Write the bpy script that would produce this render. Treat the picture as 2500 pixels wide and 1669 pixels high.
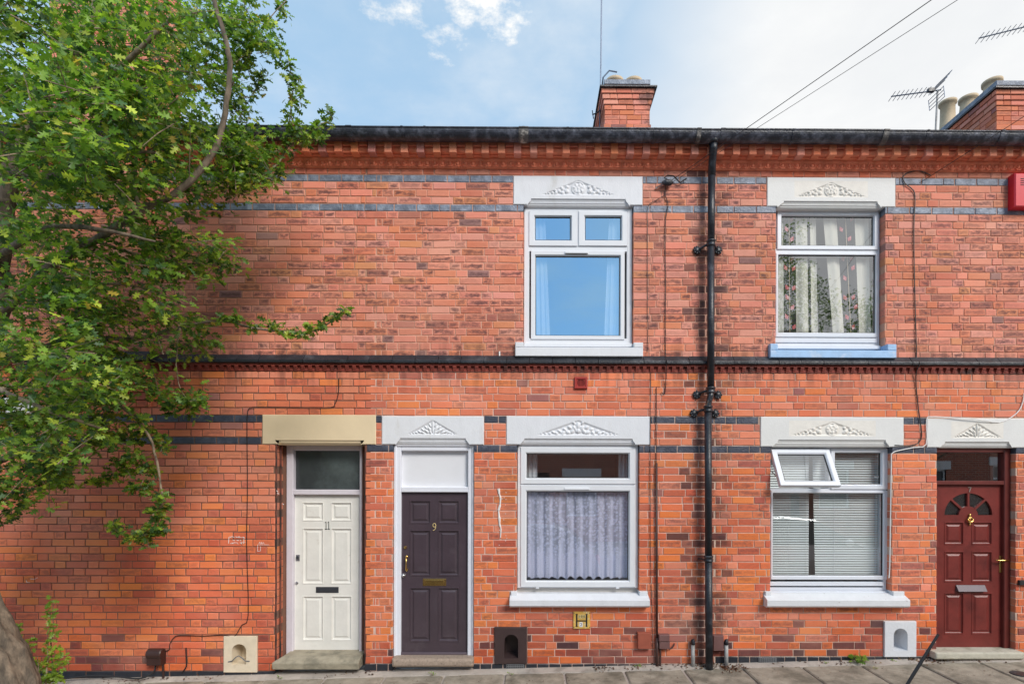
import bpy, math, random
import numpy as np
from mathutils import Vector, Matrix

random.seed(11); RNG = np.random.default_rng(11)
R_ = math.radians
for o in list(bpy.data.objects): bpy.data.objects.remove(o)
SC = bpy.context.scene
COL = SC.collection

# ------------------------------------------------------------------ camera
FPX, PPX, PPY, IW, IH = 1350.0, 1310.0, 1180.0, 2500.0, 1669.0     # shift lens, pixels of the photograph
CAM = Vector((0, -6.0, 1.99))
YAW, ROLL = 0.0071, 0.0025
CR = Matrix.Rotation(-YAW, 3, 'Z') @ Matrix.Rotation(math.pi/2, 3, 'X') @ Matrix.Rotation(ROLL, 3, 'Z')
cd = bpy.data.cameras.new('camera'); cam = bpy.data.objects.new('camera', cd); COL.objects.link(cam)
cam.matrix_world = Matrix.Translation(CAM) @ CR.to_4x4()
cd.sensor_width = 36; cd.lens = FPX/IW*36
cd.shift_x = (IW/2-PPX)/IW; cd.shift_y = (PPY-IH/2)/IW
cd.clip_start = 0.05; cd.clip_end = 2000
SC.camera = cam

# ------------------------------------------------------------------ light
SUN_EL, SUN_AZ = 37.0, 146.0          # azimuth clockwise from +y: the sun stands behind the camera, to the right
W = bpy.data.worlds.new('World'); SC.world = W; W.use_nodes = True
nt = W.node_tree; nt.nodes.clear()
def N(tree, kind, **kw):
    n = tree.nodes.new(kind)
    for k, v in kw.items():
        if k.startswith('i_'):
            n.inputs[int(k[2:])].default_value = v
        else: setattr(n, k, v)
    return n
def L(tree, a, b): tree.links.new(a, b)
def mathn(t, op, a=None, b=None, c=None, clamp=False):
    n = N(t, 'ShaderNodeMath', operation=op); n.use_clamp = clamp
    for i, v in enumerate((a, b, c)):
        if v is None: continue
        if isinstance(v, (int, float)): n.inputs[i].default_value = v
        else: L(t, v, n.inputs[i])
    return n.outputs[0]
def smooth(t, v, lo, hi):
    n = N(t, 'ShaderNodeMapRange', interpolation_type='SMOOTHSTEP')
    L(t, v, n.inputs[0]); n.inputs[1].default_value = lo; n.inputs[2].default_value = hi
    return n.outputs[0]
def mixc(t, f, a, b, mode='MIX'):
    n = N(t, 'ShaderNodeMix', data_type='RGBA', blend_type=mode)
    for s, v in ((0, f), (6, a), (7, b)):
        if isinstance(v, (int, float)): n.inputs[s].default_value = v
        elif isinstance(v, (tuple, list)): n.inputs[s].default_value = tuple(v)+((1,) if len(v) == 3 else ())
        else: L(t, v, n.inputs[s])
    return n.outputs[2]
def noise(t, vec, scale, detail=4, rough=.55):
    n = N(t, 'ShaderNodeTexNoise'); n.inputs['Scale'].default_value = scale
    n.inputs['Detail'].default_value = detail; n.inputs['Roughness'].default_value = rough
    if vec is not None: L(t, vec, n.inputs['Vector'])
    return n.outputs['Fac']

sky = N(nt, 'ShaderNodeTexSky', sky_type='NISHITA', sun_disc=False)
sky.sun_elevation = R_(SUN_EL); sky.sun_rotation = R_(SUN_AZ); sky.altitude = 80
sky.air_density = 1.0; sky.dust_density = 1.4; sky.ozone_density = 1.2
geo = N(nt, 'ShaderNodeTexCoord'); sep = N(nt, 'ShaderNodeSeparateXYZ'); L(nt, geo.outputs['Generated'], sep.inputs[0])
dx, dy, dz = sep.outputs
zc = mathn(nt, 'MAXIMUM', dz, 0.06)
pl = N(nt, 'ShaderNodeCombineXYZ'); L(nt, mathn(nt, 'DIVIDE', dx, zc), pl.inputs[0]); L(nt, mathn(nt, 'DIVIDE', dy, zc), pl.inputs[1])
n1 = noise(nt, pl.outputs[0], 1.3, 7, .6); n2 = noise(nt, pl.outputs[0], .45, 5, .55); n3 = noise(nt, pl.outputs[0], 7.0, 6, .65)
# a cloud sheet covers the eastern side of the sky, thin streaks reach out of it
bank = mathn(nt, 'ADD', dx, mathn(nt, 'MULTIPLY', mathn(nt, 'SUBTRACT', n2, .5), .55))
bank = smooth(nt, bank, .02, .36)
streak = mathn(nt, 'MULTIPLY', smooth(nt, n1, .40, .72), .5)
# one small broken cumulus high ahead
cu_d = N(nt, 'ShaderNodeVectorMath', operation='DISTANCE'); L(nt, geo.outputs['Generated'], cu_d.inputs[0])
cv = Vector((-.155, 1, .955)).normalized(); cu_d.inputs[1].default_value = cv
cu = mathn(nt, 'ADD', cu_d.outputs['Value'], mathn(nt, 'MULTIPLY', mathn(nt, 'SUBTRACT', n3, .5), .34))
puff = smooth(nt, cu, .105, .02)
cloud = mathn(nt, 'MAXIMUM', mathn(nt, 'MAXIMUM', bank, streak), puff, clamp=True)
skyc = mixc(nt, 1.0, sky.outputs[0], (.122, .132, .135), 'MULTIPLY')
skyc = mixc(nt, .64, skyc, (.46, .68, .89))
cb = mixc(nt, smooth(nt, n1, .3, .75), (.73, .745, .76), (.86, .86, .85))
cb = mixc(nt, puff, cb, (.95, .93, .89))
allc = mixc(nt, cloud, skyc, cb)
bg = N(nt, 'ShaderNodeBackground'); L(nt, allc, bg.inputs[0]); bg.inputs[1].default_value = 1.0
wo = N(nt, 'ShaderNodeOutputWorld'); L(nt, bg.outputs[0], wo.inputs[0])

sd = bpy.data.lights.new('sun', 'SUN'); sd.energy = 2.6; sd.angle = R_(21); sd.color = (1, .955, .9)   # hazy sun through thin cloud
sun = bpy.data.objects.new('sun', sd); COL.objects.link(sun)
el, az = R_(SUN_EL), R_(SUN_AZ)
to_sun = Vector((math.sin(az)*math.cos(el), math.cos(az)*math.cos(el), math.sin(el)))
sun.rotation_euler = to_sun.to_track_quat('Z', 'Y').to_euler(); sun.location = (0, -20, 30)
VS = SC.view_settings
VS.view_transform = 'Standard'; VS.look = 'None'; VS.exposure = 0.28; VS.gamma = 1.0; VS.use_curve_mapping = False

# ------------------------------------------------------------------ pixel -> place helpers
def at(px, py, Y=0.0):
    d = CR @ Vector(((px-PPX)/FPX, -(py-PPY)/FPX, -1)); return CAM + d*((Y-CAM.y)/d.y)
def rc(px0, py0, px1, py1, Y=0.0):
    cx, cy = (px0+px1)/2, (py0+py1)/2
    return at(px0, cy, Y).x, at(px1, cy, Y).x, at(cx, py1, Y).z, at(cx, py0, Y).z      # x0, x1, z0, z1
COURSE = 17.77/FPX*6.0
Z0ROW = at(1250, 1628).z
def zrow(r): return Z0ROW + r*COURSE
GS = 0.0242                                             # the street climbs to the right
GZ = at(1310, 1633.5).z
def gz(x, y=0.0):
    z = GZ + GS*x
    if y < 0: z += max(y, -4.1)*0.022
    return z

# ------------------------------------------------------------------ mesh + object helpers
class MB:
    def __init__(s): s.v = []; s.f = []
    def add(s, vs, fs):
        b = len(s.v); s.v += [tuple(p) for p in vs]; s.f += [tuple(i+b for i in f) for f in fs]; return s
    def box(s, x0, x1, y0, y1, z0, z1):
        return s.add([(x0,y0,z0),(x1,y0,z0),(x1,y1,z0),(x0,y1,z0),(x0,y0,z1),(x1,y0,z1),(x1,y1,z1),(x0,y1,z1)],
                     [(0,3,2,1),(4,5,6,7),(0,1,5,4),(1,2,6,5),(2,3,7,6),(3,0,4,7)])
    def cbox(s, x0, x1, y0, y1, z0, z1, c=.004):
        """box with its front (low y) edges chamfered"""
        c = min(c, (x1-x0)*.45, (z1-z0)*.45)
        return s.loft([[(x0,y1,z0),(x1,y1,z0),(x1,y1,z1),(x0,y1,z1)], [(x0,y0+c,z0),(x1,y0+c,z0),(x1,y0+c,z1),(x0,y0+c,z1)],
                       [(x0+c,y0,z0+c),(x1-c,y0,z0+c),(x1-c,y0,z1-c),(x0+c,y0,z1-c)]])
    def loft(s, rings, caps=True, closed=True):
        n = len(rings[0]); vs = [p for r in rings for p in r]; fs = []
        for i in range(len(rings)-1):
            for j in range(n if closed else n-1):
                k = (j+1) % n; fs.append((i*n+j, i*n+k, (i+1)*n+k, (i+1)*n+j))
        if caps: fs.append(tuple(reversed(range(n)))); fs.append(tuple(range((len(rings)-1)*n, len(rings)*n)))
        return s.add(vs, fs)
    def ring(s, x0, x1, z0, z1, prof):
        """mitred frame: profile of (inset, y) swept round a rectangle"""
        rings = [[(x0+i,y,z0+i),(x1-i,y,z0+i),(x1-i,y,z1-i),(x0+i,y,z1-i)] for i, y in prof]
        return s.loft(rings, caps=False)
    def quad(s, x0, x1, z0, z1, y): return s.add([(x0,y,z0),(x1,y,z0),(x1,y,z1),(x0,y,z1)], [(0,1,2,3)])
    def extrude_x(s, prof, x0, x1):
        return s.loft([[(x0,y,z) for y, z in prof], [(x1,y,z) for y, z in prof]])
    def tube(s, pts, rad, n=7, caps=True):
        pts = [Vector(p) for p in pts]; m = len(pts)
        rad = [rad]*m if isinstance(rad, (int, float)) else rad
        rings = []; up = None
        for i, p in enumerate(pts):
            d = (pts[min(i+1, m-1)]-pts[max(i-1, 0)]).normalized()
            if up is None: up = d.orthogonal().normalized()
            a = (up - d*up.dot(d)).normalized() if (up-d*up.dot(d)).length > 1e-4 else d.orthogonal().normalized()
            up = a; b = d.cross(a)
            rings.append([p+(a*math.cos(2*math.pi*k/n)+b*math.sin(2*math.pi*k/n))*rad[i] for k in range(n)])
        return s.loft(rings, caps)
    def lathe(s, prof, c, axis='z', n=14):
        rings = []
        for r, h in prof:
            ring = []
            for k in range(n):
                a = 2*math.pi*k/n; u, w = r*math.cos(a), r*math.sin(a)
                ring.append({'z': (c[0]+u, c[1]+w, c[2]+h), 'y': (c[0]+u, c[1]+h, c[2]+w), 'x': (c[0]+h, c[1]+u, c[2]+w)}[axis])
            rings.append(ring)
        return s.loft(rings)
    def ball(s, c, rx, ry=None, rz=None, nu=8, nv=6):
        ry = rx if ry is None else ry; rz = rx if rz is None else rz; rings = []
        for i in range(nv+1):
            t = math.pi*(i/nv*.98+.01)
            rings.append([(c[0]+rx*math.sin(t)*math.cos(2*math.pi*k/nu), c[1]+ry*math.sin(t)*math.sin(2*math.pi*k/nu), c[2]-rz*math.cos(t)) for k in range(nu)])
        return s.loft(rings)
    def plate(s, x0, x1, z0, z1, y, holes):
        """front face of a rectangle with rectangular holes (x0, x1, z0, z1)"""
        xs = sorted({x0, x1, *[min(max(v, x0), x1) for h in holes for v in h[:2]]}); zs = sorted({z0, z1, *[min(max(v, z0), z1) for h in holes for v in h[2:]]})
        for i in range(len(xs)-1):
            for j in range(len(zs)-1):
                cx, cz = (xs[i]+xs[i+1])/2, (zs[j]+zs[j+1])/2
                if any(h[0] < cx < h[1] and h[2] < cz < h[3] for h in holes): continue
                s.quad(xs[i], xs[i+1], zs[j], zs[j+1], y)
        return s
    def mesh(s, name, mat, smooth=False):
        me = bpy.data.meshes.new(name); me.from_pydata(s.v, [], s.f)
        if smooth: me.shade_smooth()
        me.materials.append(mat); return me
    def build(s, name, mat, parent=None, smooth=False, bevel=0.0, seg=2):
        o = bpy.data.objects.new(name, s.mesh(name, mat, smooth)); return put(o, parent, bevel, seg)
BASE = {}
def put(o, parent=None, bevel=0.0, seg=2):
    COL.objects.link(o)
    if parent is not None:
        o.parent = parent
        o.matrix_parent_inverse = Matrix.Translation(-BASE.get(parent.name, Vector((0,0,0))))
    if bevel:
        m = o.modifiers.new('bevel', 'BEVEL'); m.width = bevel; m.segments = seg; m.limit_method = 'ANGLE'; m.angle_limit = R_(40)
    return o
def tag(o, label, cat, group=None, kind=None):
    if label: o['label'] = label
    if cat: o['category'] = cat
    if group: o['group'] = group
    if kind: o['kind'] = kind
    return o
def empty(name, loc, label=None, cat=None, group=None):
    o = bpy.data.objects.new(name, None); COL.objects.link(o); o.location = loc; o.empty_display_size = .2
    BASE[o.name] = Vector(loc); return tag(o, label, cat, group)
def struct(o): o['kind'] = 'structure'; return o
def copy_to(src, parent, loc, rot=None, scale=None, color=None):
    o = src.copy(); COL.objects.link(o); o.parent = parent
    o.matrix_parent_inverse = Matrix.Translation(-BASE.get(parent.name, Vector((0,0,0)))) if parent else Matrix()
    o.location = loc
    if rot: o.rotation_euler = rot
    if scale: o.scale = scale
    if color: o.color = color
    return o

# ------------------------------------------------------------------ materials
def mat(name, col, rough=.6, var=.12, scale=8., bump=.0, bscale=60., metal=0., col2=None, c2=(.5, .7), c2scale=3., spec=.5, coat=0., stretch=None):
    m = bpy.data.materials.new(name); m.use_nodes = True; t = m.node_tree; b = t.nodes['Principled BSDF']
    g = N(t, 'ShaderNodeNewGeometry').outputs['Position']
    if stretch:
        vm_ = N(t, 'ShaderNodeVectorMath', operation='MULTIPLY'); L(t, g, vm_.inputs[0]); vm_.inputs[1].default_value = stretch; g = vm_.outputs[0]
    c = mixc(t, 1.0, tuple(col), (1, 1, 1), 'MULTIPLY')
    if col2 is not None: c = mixc(t, smooth(t, noise(t, g, c2scale, 6, .62), *c2), tuple(col), tuple(col2))
    if var:
        v = N(t, 'ShaderNodeMapRange'); L(t, noise(t, g, scale, 6, .65), v.inputs[0])
        v.inputs[1].default_value = .25; v.inputs[2].default_value = .75; v.inputs[3].default_value = 1-var; v.inputs[4].default_value = 1+var
        c = mixc(t, 1.0, c, v.outputs[0], 'MULTIPLY')
    L(t, c, b.inputs['Base Color'])
    b.inputs['Roughness'].default_value = rough; b.inputs['Metallic'].default_value = metal
    b.inputs['Specular IOR Level'].default_value = spec; b.inputs['Coat Weight'].default_value = coat
    if bump:
        bn = N(t, 'ShaderNodeBump'); bn.inputs['Strength'].default_value = bump; bn.inputs['Distance'].default_value = .01
        L(t, noise(t, g, bscale, 5, .6), bn.inputs['Height']); L(t, bn.outputs[0], b.inputs['Normal'])
    return m

PIPE_X = at(1735, 900).x; STRING_Z = at(1250, 885).z
def brick_mat(name, source):
    """one fired-clay brick: its own colour and its own amount of kiln flashing, soot where the leaking pipe has stained the wall"""
    m = bpy.data.materials.new(name); m.use_nodes = True; t = m.node_tree; b = t.nodes['Principled BSDF']
    P = N(t, 'ShaderNodeNewGeometry').outputs['Position']
    if source == 'object':
        oi = N(t, 'ShaderNodeObjectInfo'); c, a = oi.outputs['Color'], oi.outputs['Alpha']
    else:
        at_ = N(t, 'ShaderNodeAttribute', attribute_name='Col'); c, a = at_.outputs['Color'], at_.outputs['Alpha']
    sp = N(t, 'ShaderNodeSeparateXYZ'); L(t, P, sp.inputs[0])
    st = N(t, 'ShaderNodeVectorMath', operation='MULTIPLY'); L(t, P, st.inputs[0]); st.inputs[1].default_value = (1, 1, 2.2)
    fine = noise(t, P, 140, 4, .7); med = noise(t, st.outputs[0], 11, 6, .68); big = noise(t, P, 1.1, 4, .6)
    v = mathn(t, 'ADD', .78, mathn(t, 'MULTIPLY', fine, .44))
    bg_ = N(t, 'ShaderNodeMapRange'); L(t, noise(t, P, .75, 5, .6), bg_.inputs[0]); bg_.inputs[1].default_value = .3; bg_.inputs[2].default_value = .7; bg_.inputs[3].default_value = .80; bg_.inputs[4].default_value = 1.10
    c = mixc(t, 1.0, mixc(t, 1.0, c, v, 'MULTIPLY'), bg_.outputs[0], 'MULTIPLY')
    c = mixc(t, mathn(t, 'MULTIPLY', smooth(t, big, .40, .66), .22), c, (.74, .40, .30))                  # faint salts
    lo = N(t, 'ShaderNodeAttribute', attribute_name='Loc'); ls = N(t, 'ShaderNodeSeparateXYZ'); L(t, lo.outputs['Vector'], ls.inputs[0])
    ed = mathn(t, 'MINIMUM', mathn(t, 'MULTIPLY', mathn(t, 'SUBTRACT', 1.0, mathn(t, 'ABSOLUTE', ls.outputs[0])), ls.outputs[2]), mathn(t, 'SUBTRACT', 1.0, mathn(t, 'ABSOLUTE', ls.outputs[1])))
    hi = noise(t, st.outputs[0], 34, 5, .7)
    sm_ = mathn(t, 'ADD', mathn(t, 'MULTIPLY', smooth(t, ed, -.1, 1.0), .18), mathn(t, 'ADD', mathn(t, 'MULTIPLY', med, .90), mathn(t, 'MULTIPLY', hi, .50)))
    fl = mathn(t, 'MULTIPLY', smooth(t, sm_, .66, .97), a, clamp=True)
    edge = mathn(t, 'MULTIPLY', smooth(t, mathn(t, 'ADD', ed, mathn(t, 'MULTIPLY', mathn(t, 'SUBTRACT', hi, .5), .7)), .22, .0), .16)
    c = mixc(t, edge, c, (.60, .33, .25))
    c = mixc(t, mathn(t, 'MULTIPLY', fl, .88), c, (.115, .055, .055))
    d = mathn(t, 'ABSOLUTE', mathn(t, 'SUBTRACT', sp.outputs[0], PIPE_X-.02))
    nz = noise(t, st.outputs[0], 2.3, 5, .6)
    soot = smooth(t, mathn(t, 'ADD', d, mathn(t, 'MULTIPLY', mathn(t, 'SUBTRACT', nz, .5), -1.1)), .21, .0)
    soot = mathn(t, 'MULTIPLY', soot, mathn(t, 'ADD', .35, smooth(t, noise(t, st.outputs[0], 8.0, 5, .7), .40, .58)), clamp=True)
    c = mixc(t, mathn(t, 'MULTIPLY', soot, .55), c, (.030, .022, .024))
    # rain streaks and grime that run along and below the string course
    zs = mathn(t, 'SUBTRACT', sp.outputs[2], STRING_Z)
    sv = N(t, 'ShaderNodeVectorMath', operation='MULTIPLY'); L(t, P, sv.inputs[0]); sv.inputs[1].default_value = (9, 1, .7)
    sn = noise(t, sv.outputs[0], 1.0, 5, .65)
    below = mathn(t, 'MULTIPLY', smooth(t, zs, -.42, -.03), smooth(t, zs, .03, -.03))
    above = mathn(t, 'MULTIPLY', smooth(t, zs, .30, .05), smooth(t, zs, -.03, .03))
    gr = mathn(t, 'MULTIPLY', mathn(t, 'ADD', mathn(t, 'MULTIPLY', below, .8), mathn(t, 'MULTIPLY', above, .75)), smooth(t, sn, .42, .64))
    c = mixc(t, mathn(t, 'MULTIPLY', gr, .75), c, (.075, .038, .034))
    L(t, c, b.inputs['Base Color']); b.inputs['Roughness'].default_value = .82; b.inputs['Specular IOR Level'].default_value = .3
    bn = N(t, 'ShaderNodeBump'); bn.inputs['Strength'].default_value = .35; bn.inputs['Distance'].default_value = .006
    L(t, mathn(t, 'ADD', fine, mathn(t, 'MULTIPLY', noise(t, P, 30, 4, .6), 1.3)), bn.inputs['Height']); L(t, bn.outputs[0], b.inputs['Normal'])
    return m

def glass_mat(name, refl, tint=(.93, .96, .95), rough=0.0, bump=0.0, bscale=3., gcol=(.97, .98, 1)):
    m = bpy.data.materials.new(name); m.use_nodes = True; t = m.node_tree; t.nodes.clear()
    lw = N(t, 'ShaderNodeLayerWeight'); lw.inputs[0].default_value = .5
    f = mathn(t, 'ADD', mathn(t, 'MULTIPLY', mathn(t, 'POWER', lw.outputs['Facing'], 4.0), 1-refl), refl, clamp=True)
    tr = N(t, 'ShaderNodeBsdfTransparent'); tr.inputs[0].default_value = (*tint, 1)
    gl = N(t, 'ShaderNodeBsdfGlossy'); gl.inputs['Roughness'].default_value = rough; gl.inputs[0].default_value = (*gcol, 1)
    if bump:
        bn = N(t, 'ShaderNodeBump'); bn.inputs['Strength'].default_value = bump; bn.inputs['Distance'].default_value = .01
        L(t, noise(t, N(t, 'ShaderNodeNewGeometry').outputs['Position'], bscale, 3, .5), bn.inputs['Height']); L(t, bn.outputs[0], gl.inputs['Normal'])
    mx = N(t, 'ShaderNodeMixShader'); L(t, f, mx.inputs[0]); L(t, tr.outputs[0], mx.inputs[1]); L(t, gl.outputs[0], mx.inputs[2])
    L(t, mx.outputs[0], N(t, 'ShaderNodeOutputMaterial').inputs[0]); return m

BRICK_O, BRICK_A = brick_mat('brick_single', 'object'), brick_mat('brick_field', 'attr')
M_ = dict(
 blue = mat('blue_brick', (.13,.155,.21), .42, .35, 16, .8, 45, col2=(.27,.31,.39), c2=(.42,.66), c2scale=7),
 bluelow = mat('dark_blue_brick', (.045,.052,.078), .40, .3, 14, .6, 45, col2=(.10,.11,.145), c2=(.45,.7), c2scale=6),
 plinth = mat('plinth_blue_brick', (.022,.026,.036), .38, .3, 9, .4, 45, col2=(.05,.052,.062), c2=(.5,.75), c2scale=5),
 coping = mat('coping_blue_brick', (.018,.020,.026), .34, .35, 7, .4, 50, col2=(.075,.08,.092), c2=(.5,.72), c2scale=4),
 terra = mat('terracotta', (.82,.25,.135), .7, .2, 14, .3, 70, col2=(.62,.165,.085), c2=(.52,.72), c2scale=3),
 dterra = mat('dark_terracotta', (.24,.040,.024), .7, .4, 12, .3, 70, col2=(.05,.018,.014), c2=(.48,.68), c2scale=3.5),
 white = mat('white_masonry_paint', (.71,.725,.765), .55, .06, 6, .25, 60, col2=(.55,.545,.54), c2=(.54,.80), c2scale=3, stretch=(2.2, 1, .8)),
 offwhite = mat('off_white_masonry_paint', (.69,.69,.68), .55, .06, 5, .2, 60, col2=(.62,.60,.56), c2=(.55,.8), c2scale=2.5),
 carve7 = mat('aged_carving_paint', (.74,.71,.66), .6, .08, 12, .2, 80),
 cream = mat('cream_masonry_paint', (.74,.60,.40), .55, .05, 5, .1, 60),
 creamstone = mat('cream_stone', (.72,.62,.47), .6, .10, 9, .3, 70, col2=(.5,.42,.31), c2=(.58,.75), c2scale=6),
 upvc = mat('white_upvc', (.73,.75,.79), .28, .03, 3, 0, col2=(.72,.73,.75), c2=(.6,.85), c2scale=4),
 upvc7 = mat('white_upvc_older', (.70,.73,.79), .32, .04, 3, 0, col2=(.64,.65,.67), c2=(.6,.82), c2scale=5),
 gasket = mat('black_gasket', (.02,.02,.022), .5, 0),
 bluesill = mat('blue_sill_paint', (.33,.52,.78), .5, .14, 10, .3, 60, col2=(.50,.62,.80), c2=(.5,.7), c2scale=9),
 whitesill = mat('worn_white_sill_paint', (.71,.725,.75), .5, .06, 9, .3, 40, col2=(.42,.40,.38), c2=(.63,.72), c2scale=14),
 iron = mat('black_iron', (.014,.017,.024), .40, .4, 9, .4, 55, col2=(.06,.065,.08), c2=(.50,.75), c2scale=9, coat=.05),
 gutter = mat('gutter_paint', (.022,.025,.038), .40, .4, 9, .5, 55, col2=(.12,.13,.17), c2=(.44,.72), c2scale=11, coat=.05),
 gsealant = mat('gutter_sealant', (.09,.085,.085), .6, .4, 20, .6, 50, col2=(.42,.39,.36), c2=(.5,.68), c2scale=14),
 door11 = mat('cream_door_paint', (.76,.75,.71), .38, .07, 6, .15, 40, col2=(.56,.50,.44), c2=(.62,.80), c2scale=7),
 frame11 = mat('lilac_white_frame_paint', (.66,.62,.68), .42, .06, 8, .15, 40),
 door9 = mat('plum_door_paint', (.062,.044,.056), .34, .16, 4, .15, 60, coat=.15, col2=(.085,.066,.078), c2=(.5,.8), c2scale=6),
 frame9 = mat('white_frame_paint', (.74,.76,.83), .35, .04, 5, .06, 40),
 panel9 = mat('white_transom_panel', (.74,.75,.79), .35, .03, 5),
 door7 = mat('oxblood_door_paint', (.17,.026,.021), .38, .22, 7, .15, 50, col2=(.105,.016,.014), c2=(.5,.7), c2scale=3),
 frame7 = mat('oxblood_frame_paint', (.125,.022,.018), .40, .2, 7, .08, 50),
 brass = mat('brass', (.70,.47,.16), .26, .15, 14, 0, metal=1.),
 chrome = mat('chrome', (.62,.62,.64), .22, .1, 14, 0, metal=1.),
 darkmetal = mat('dark_letter_plate', (.075,.08,.095), .35, .15, 20, 0, metal=.6),
 number = mat('dark_numeral', (.03,.035,.03), .4, 0),
 numgold = mat('pale_gold_numeral', (.80,.62,.30), .35, 0, metal=.4),
 numold = mat('dull_metal_numeral', (.40,.36,.31), .4, .2, 30, 0, metal=.4),
 step = mat('stone_step', (.36,.32,.24), .85, .18, 9, .6, 60, col2=(.22,.20,.15), c2=(.48,.68), c2scale=5),
 step9 = mat('granite_step', (.36,.28,.22), .8, .25, 60, .5, 90, col2=(.22,.17,.14), c2=(.5,.7), c2scale=40),
 step7 = mat('pale_stone_step', (.52,.49,.40), .85, .18, 8, .5, 60, col2=(.32,.30,.22), c2=(.5,.68), c2scale=5),
 slab = mat('paving_slab', (.36,.315,.25), .9, .30, 9, .8, 60, col2=(.19,.165,.125), c2=(.40,.66), c2scale=3.2),
 fillet = mat('mortar_fillet', (.44,.385,.34), .92, .2, 10, .7, 60, col2=(.26,.23,.20), c2=(.5,.68), c2scale=5),
 road = mat('asphalt', (.075,.073,.072), .92, .2, 20, .5, 120),
 kerb = mat('kerb_stone', (.30,.29,.28), .85, .2, 10, .3, 60),
 earth = mat('ground_earth', (.14,.13,.11), .95, .2, 2),
 slate = mat('roof_slate', (.085,.085,.10), .6, .3, 6, .3, 40),
 room = mat('room_plaster', (.60,.57,.53), .9, .08, 2),
 scrbrown = mat('brown_boot_scraper_paint', (.055,.034,.034), .38, .15, 9, .2, 50),
 scrwhite = mat('white_boot_scraper_paint', (.70,.72,.76), .5, .06, 9, .4, 40, col2=(.45,.43,.42), c2=(.64,.75), c2scale=12),
 sign = mat('yellow_sign_enamel', (.66,.41,.09), .4, .15, 12, .1, 50, col2=(.70,.62,.44), c2=(.52,.72), c2scale=30),
 signplate = mat('pale_number_plate', (.60,.50,.24), .4, .12, 30),
 ink = mat('black_print', (.012,.012,.014), .5, 0),
 redbox = mat('red_alarm_plastic', (.62,.018,.035), .35, .05, 6),
 redvent = mat('red_vent_plastic', (.36,.030,.022), .45, .1, 12),
 ventdark = mat('vent_dark', (.03,.012,.012), .7, 0),
 metbox = mat('terracotta_meter_box', (.33,.085,.05), .6, .15, 10),
 brnbox = mat('brown_plastic_box', (.17,.085,.08), .5, .12, 10),
 brnpipe = mat('brown_pipe_paint', (.075,.035,.03), .45, .2, 10),
 dkbox = mat('dark_brown_junction_box', (.045,.020,.017), .4, .25, 9, .2, 40),
 galv = mat('galvanised_pipe', (.36,.355,.35), .5, .3, 14, .3, 60, col2=(.20,.19,.17), c2=(.5,.7), c2scale=9),
 cable = mat('black_cable', (.018,.016,.016), .5, .2, 20),
 wcable = mat('white_cable', (.78,.77,.76), .5, .05, 20),
 chalk = mat('white_chalk', (.80,.78,.76), .9, .1, 60),
 plate = mat('white_plate', (.80,.81,.83), .4, .04, 5),
 pot = mat('buff_chimney_pot', (.50,.39,.26), .75, .2, 8, .3, 40, col2=(.26,.20,.14), c2=(.55,.75), c2scale=4),
 lead = mat('lead_grey', (.16,.165,.175), .6, .25, 8, .3, 40),
 alu = mat('aluminium', (.10,.13,.19), .4, .1, 10, metal=.5),
 curtain = mat('white_curtain', (.86,.88,.92), .8, .04, 20),
 bark = mat('bark', (.21,.16,.115), .92, .5, 22, 1.0, 26, col2=(.085,.068,.052), c2=(.36,.68), c2scale=14, stretch=(1, 1, .33)),
 twig = mat('twig_bark', (.30,.23,.16), .85, .25, 20, .3, 60, col2=(.10,.075,.05), c2=(.45,.65), c2scale=12),
 deadleaf = mat('dead_leaves', (.13,.05,.025), .8, .4, 40),
 berry = mat('haw_berry', (.30,.02,.015), .35, .1, 10),
)
def mortar_mat(name, up, low, zsplit):
    m = mat(name, up, .95, .18, 26, .5, 90); t = m.node_tree; b = t.nodes['Principled BSDF']
    P = N(t, 'ShaderNodeNewGeometry').outputs['Position']; sp = N(t, 'ShaderNodeSeparateXYZ'); L(t, P, sp.inputs[0])
    f = mathn(t, 'GREATER_THAN', sp.outputs[2], zsplit)
    c = mixc(t, f, tuple(low), tuple(up))
    c = mixc(t, mathn(t, 'MULTIPLY', smooth(t, noise(t, P, 2.2, 5, .6), .45, .68), .45), c, (.13, .075, .06))
    L(t, c, b.inputs['Base Color']); return m
GLASS_SKY = glass_mat('window_glass_upper', .62, gcol=(.42, .72, 1))
GLASS_MID = glass_mat('window_glass', .26, tint=(.98, .99, .99))
GLASS_LOW = glass_mat('window_glass_lower', .24, tint=(.98, .99, .99))
GLASS_FAN = glass_mat('fanlight_glass', .16, tint=(.75,.82,.82), rough=.22)
GLASS_OBS = glass_mat('obscure_glass', .16, tint=(.25,.26,.27), rough=.22, bump=.35, bscale=60)
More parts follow.
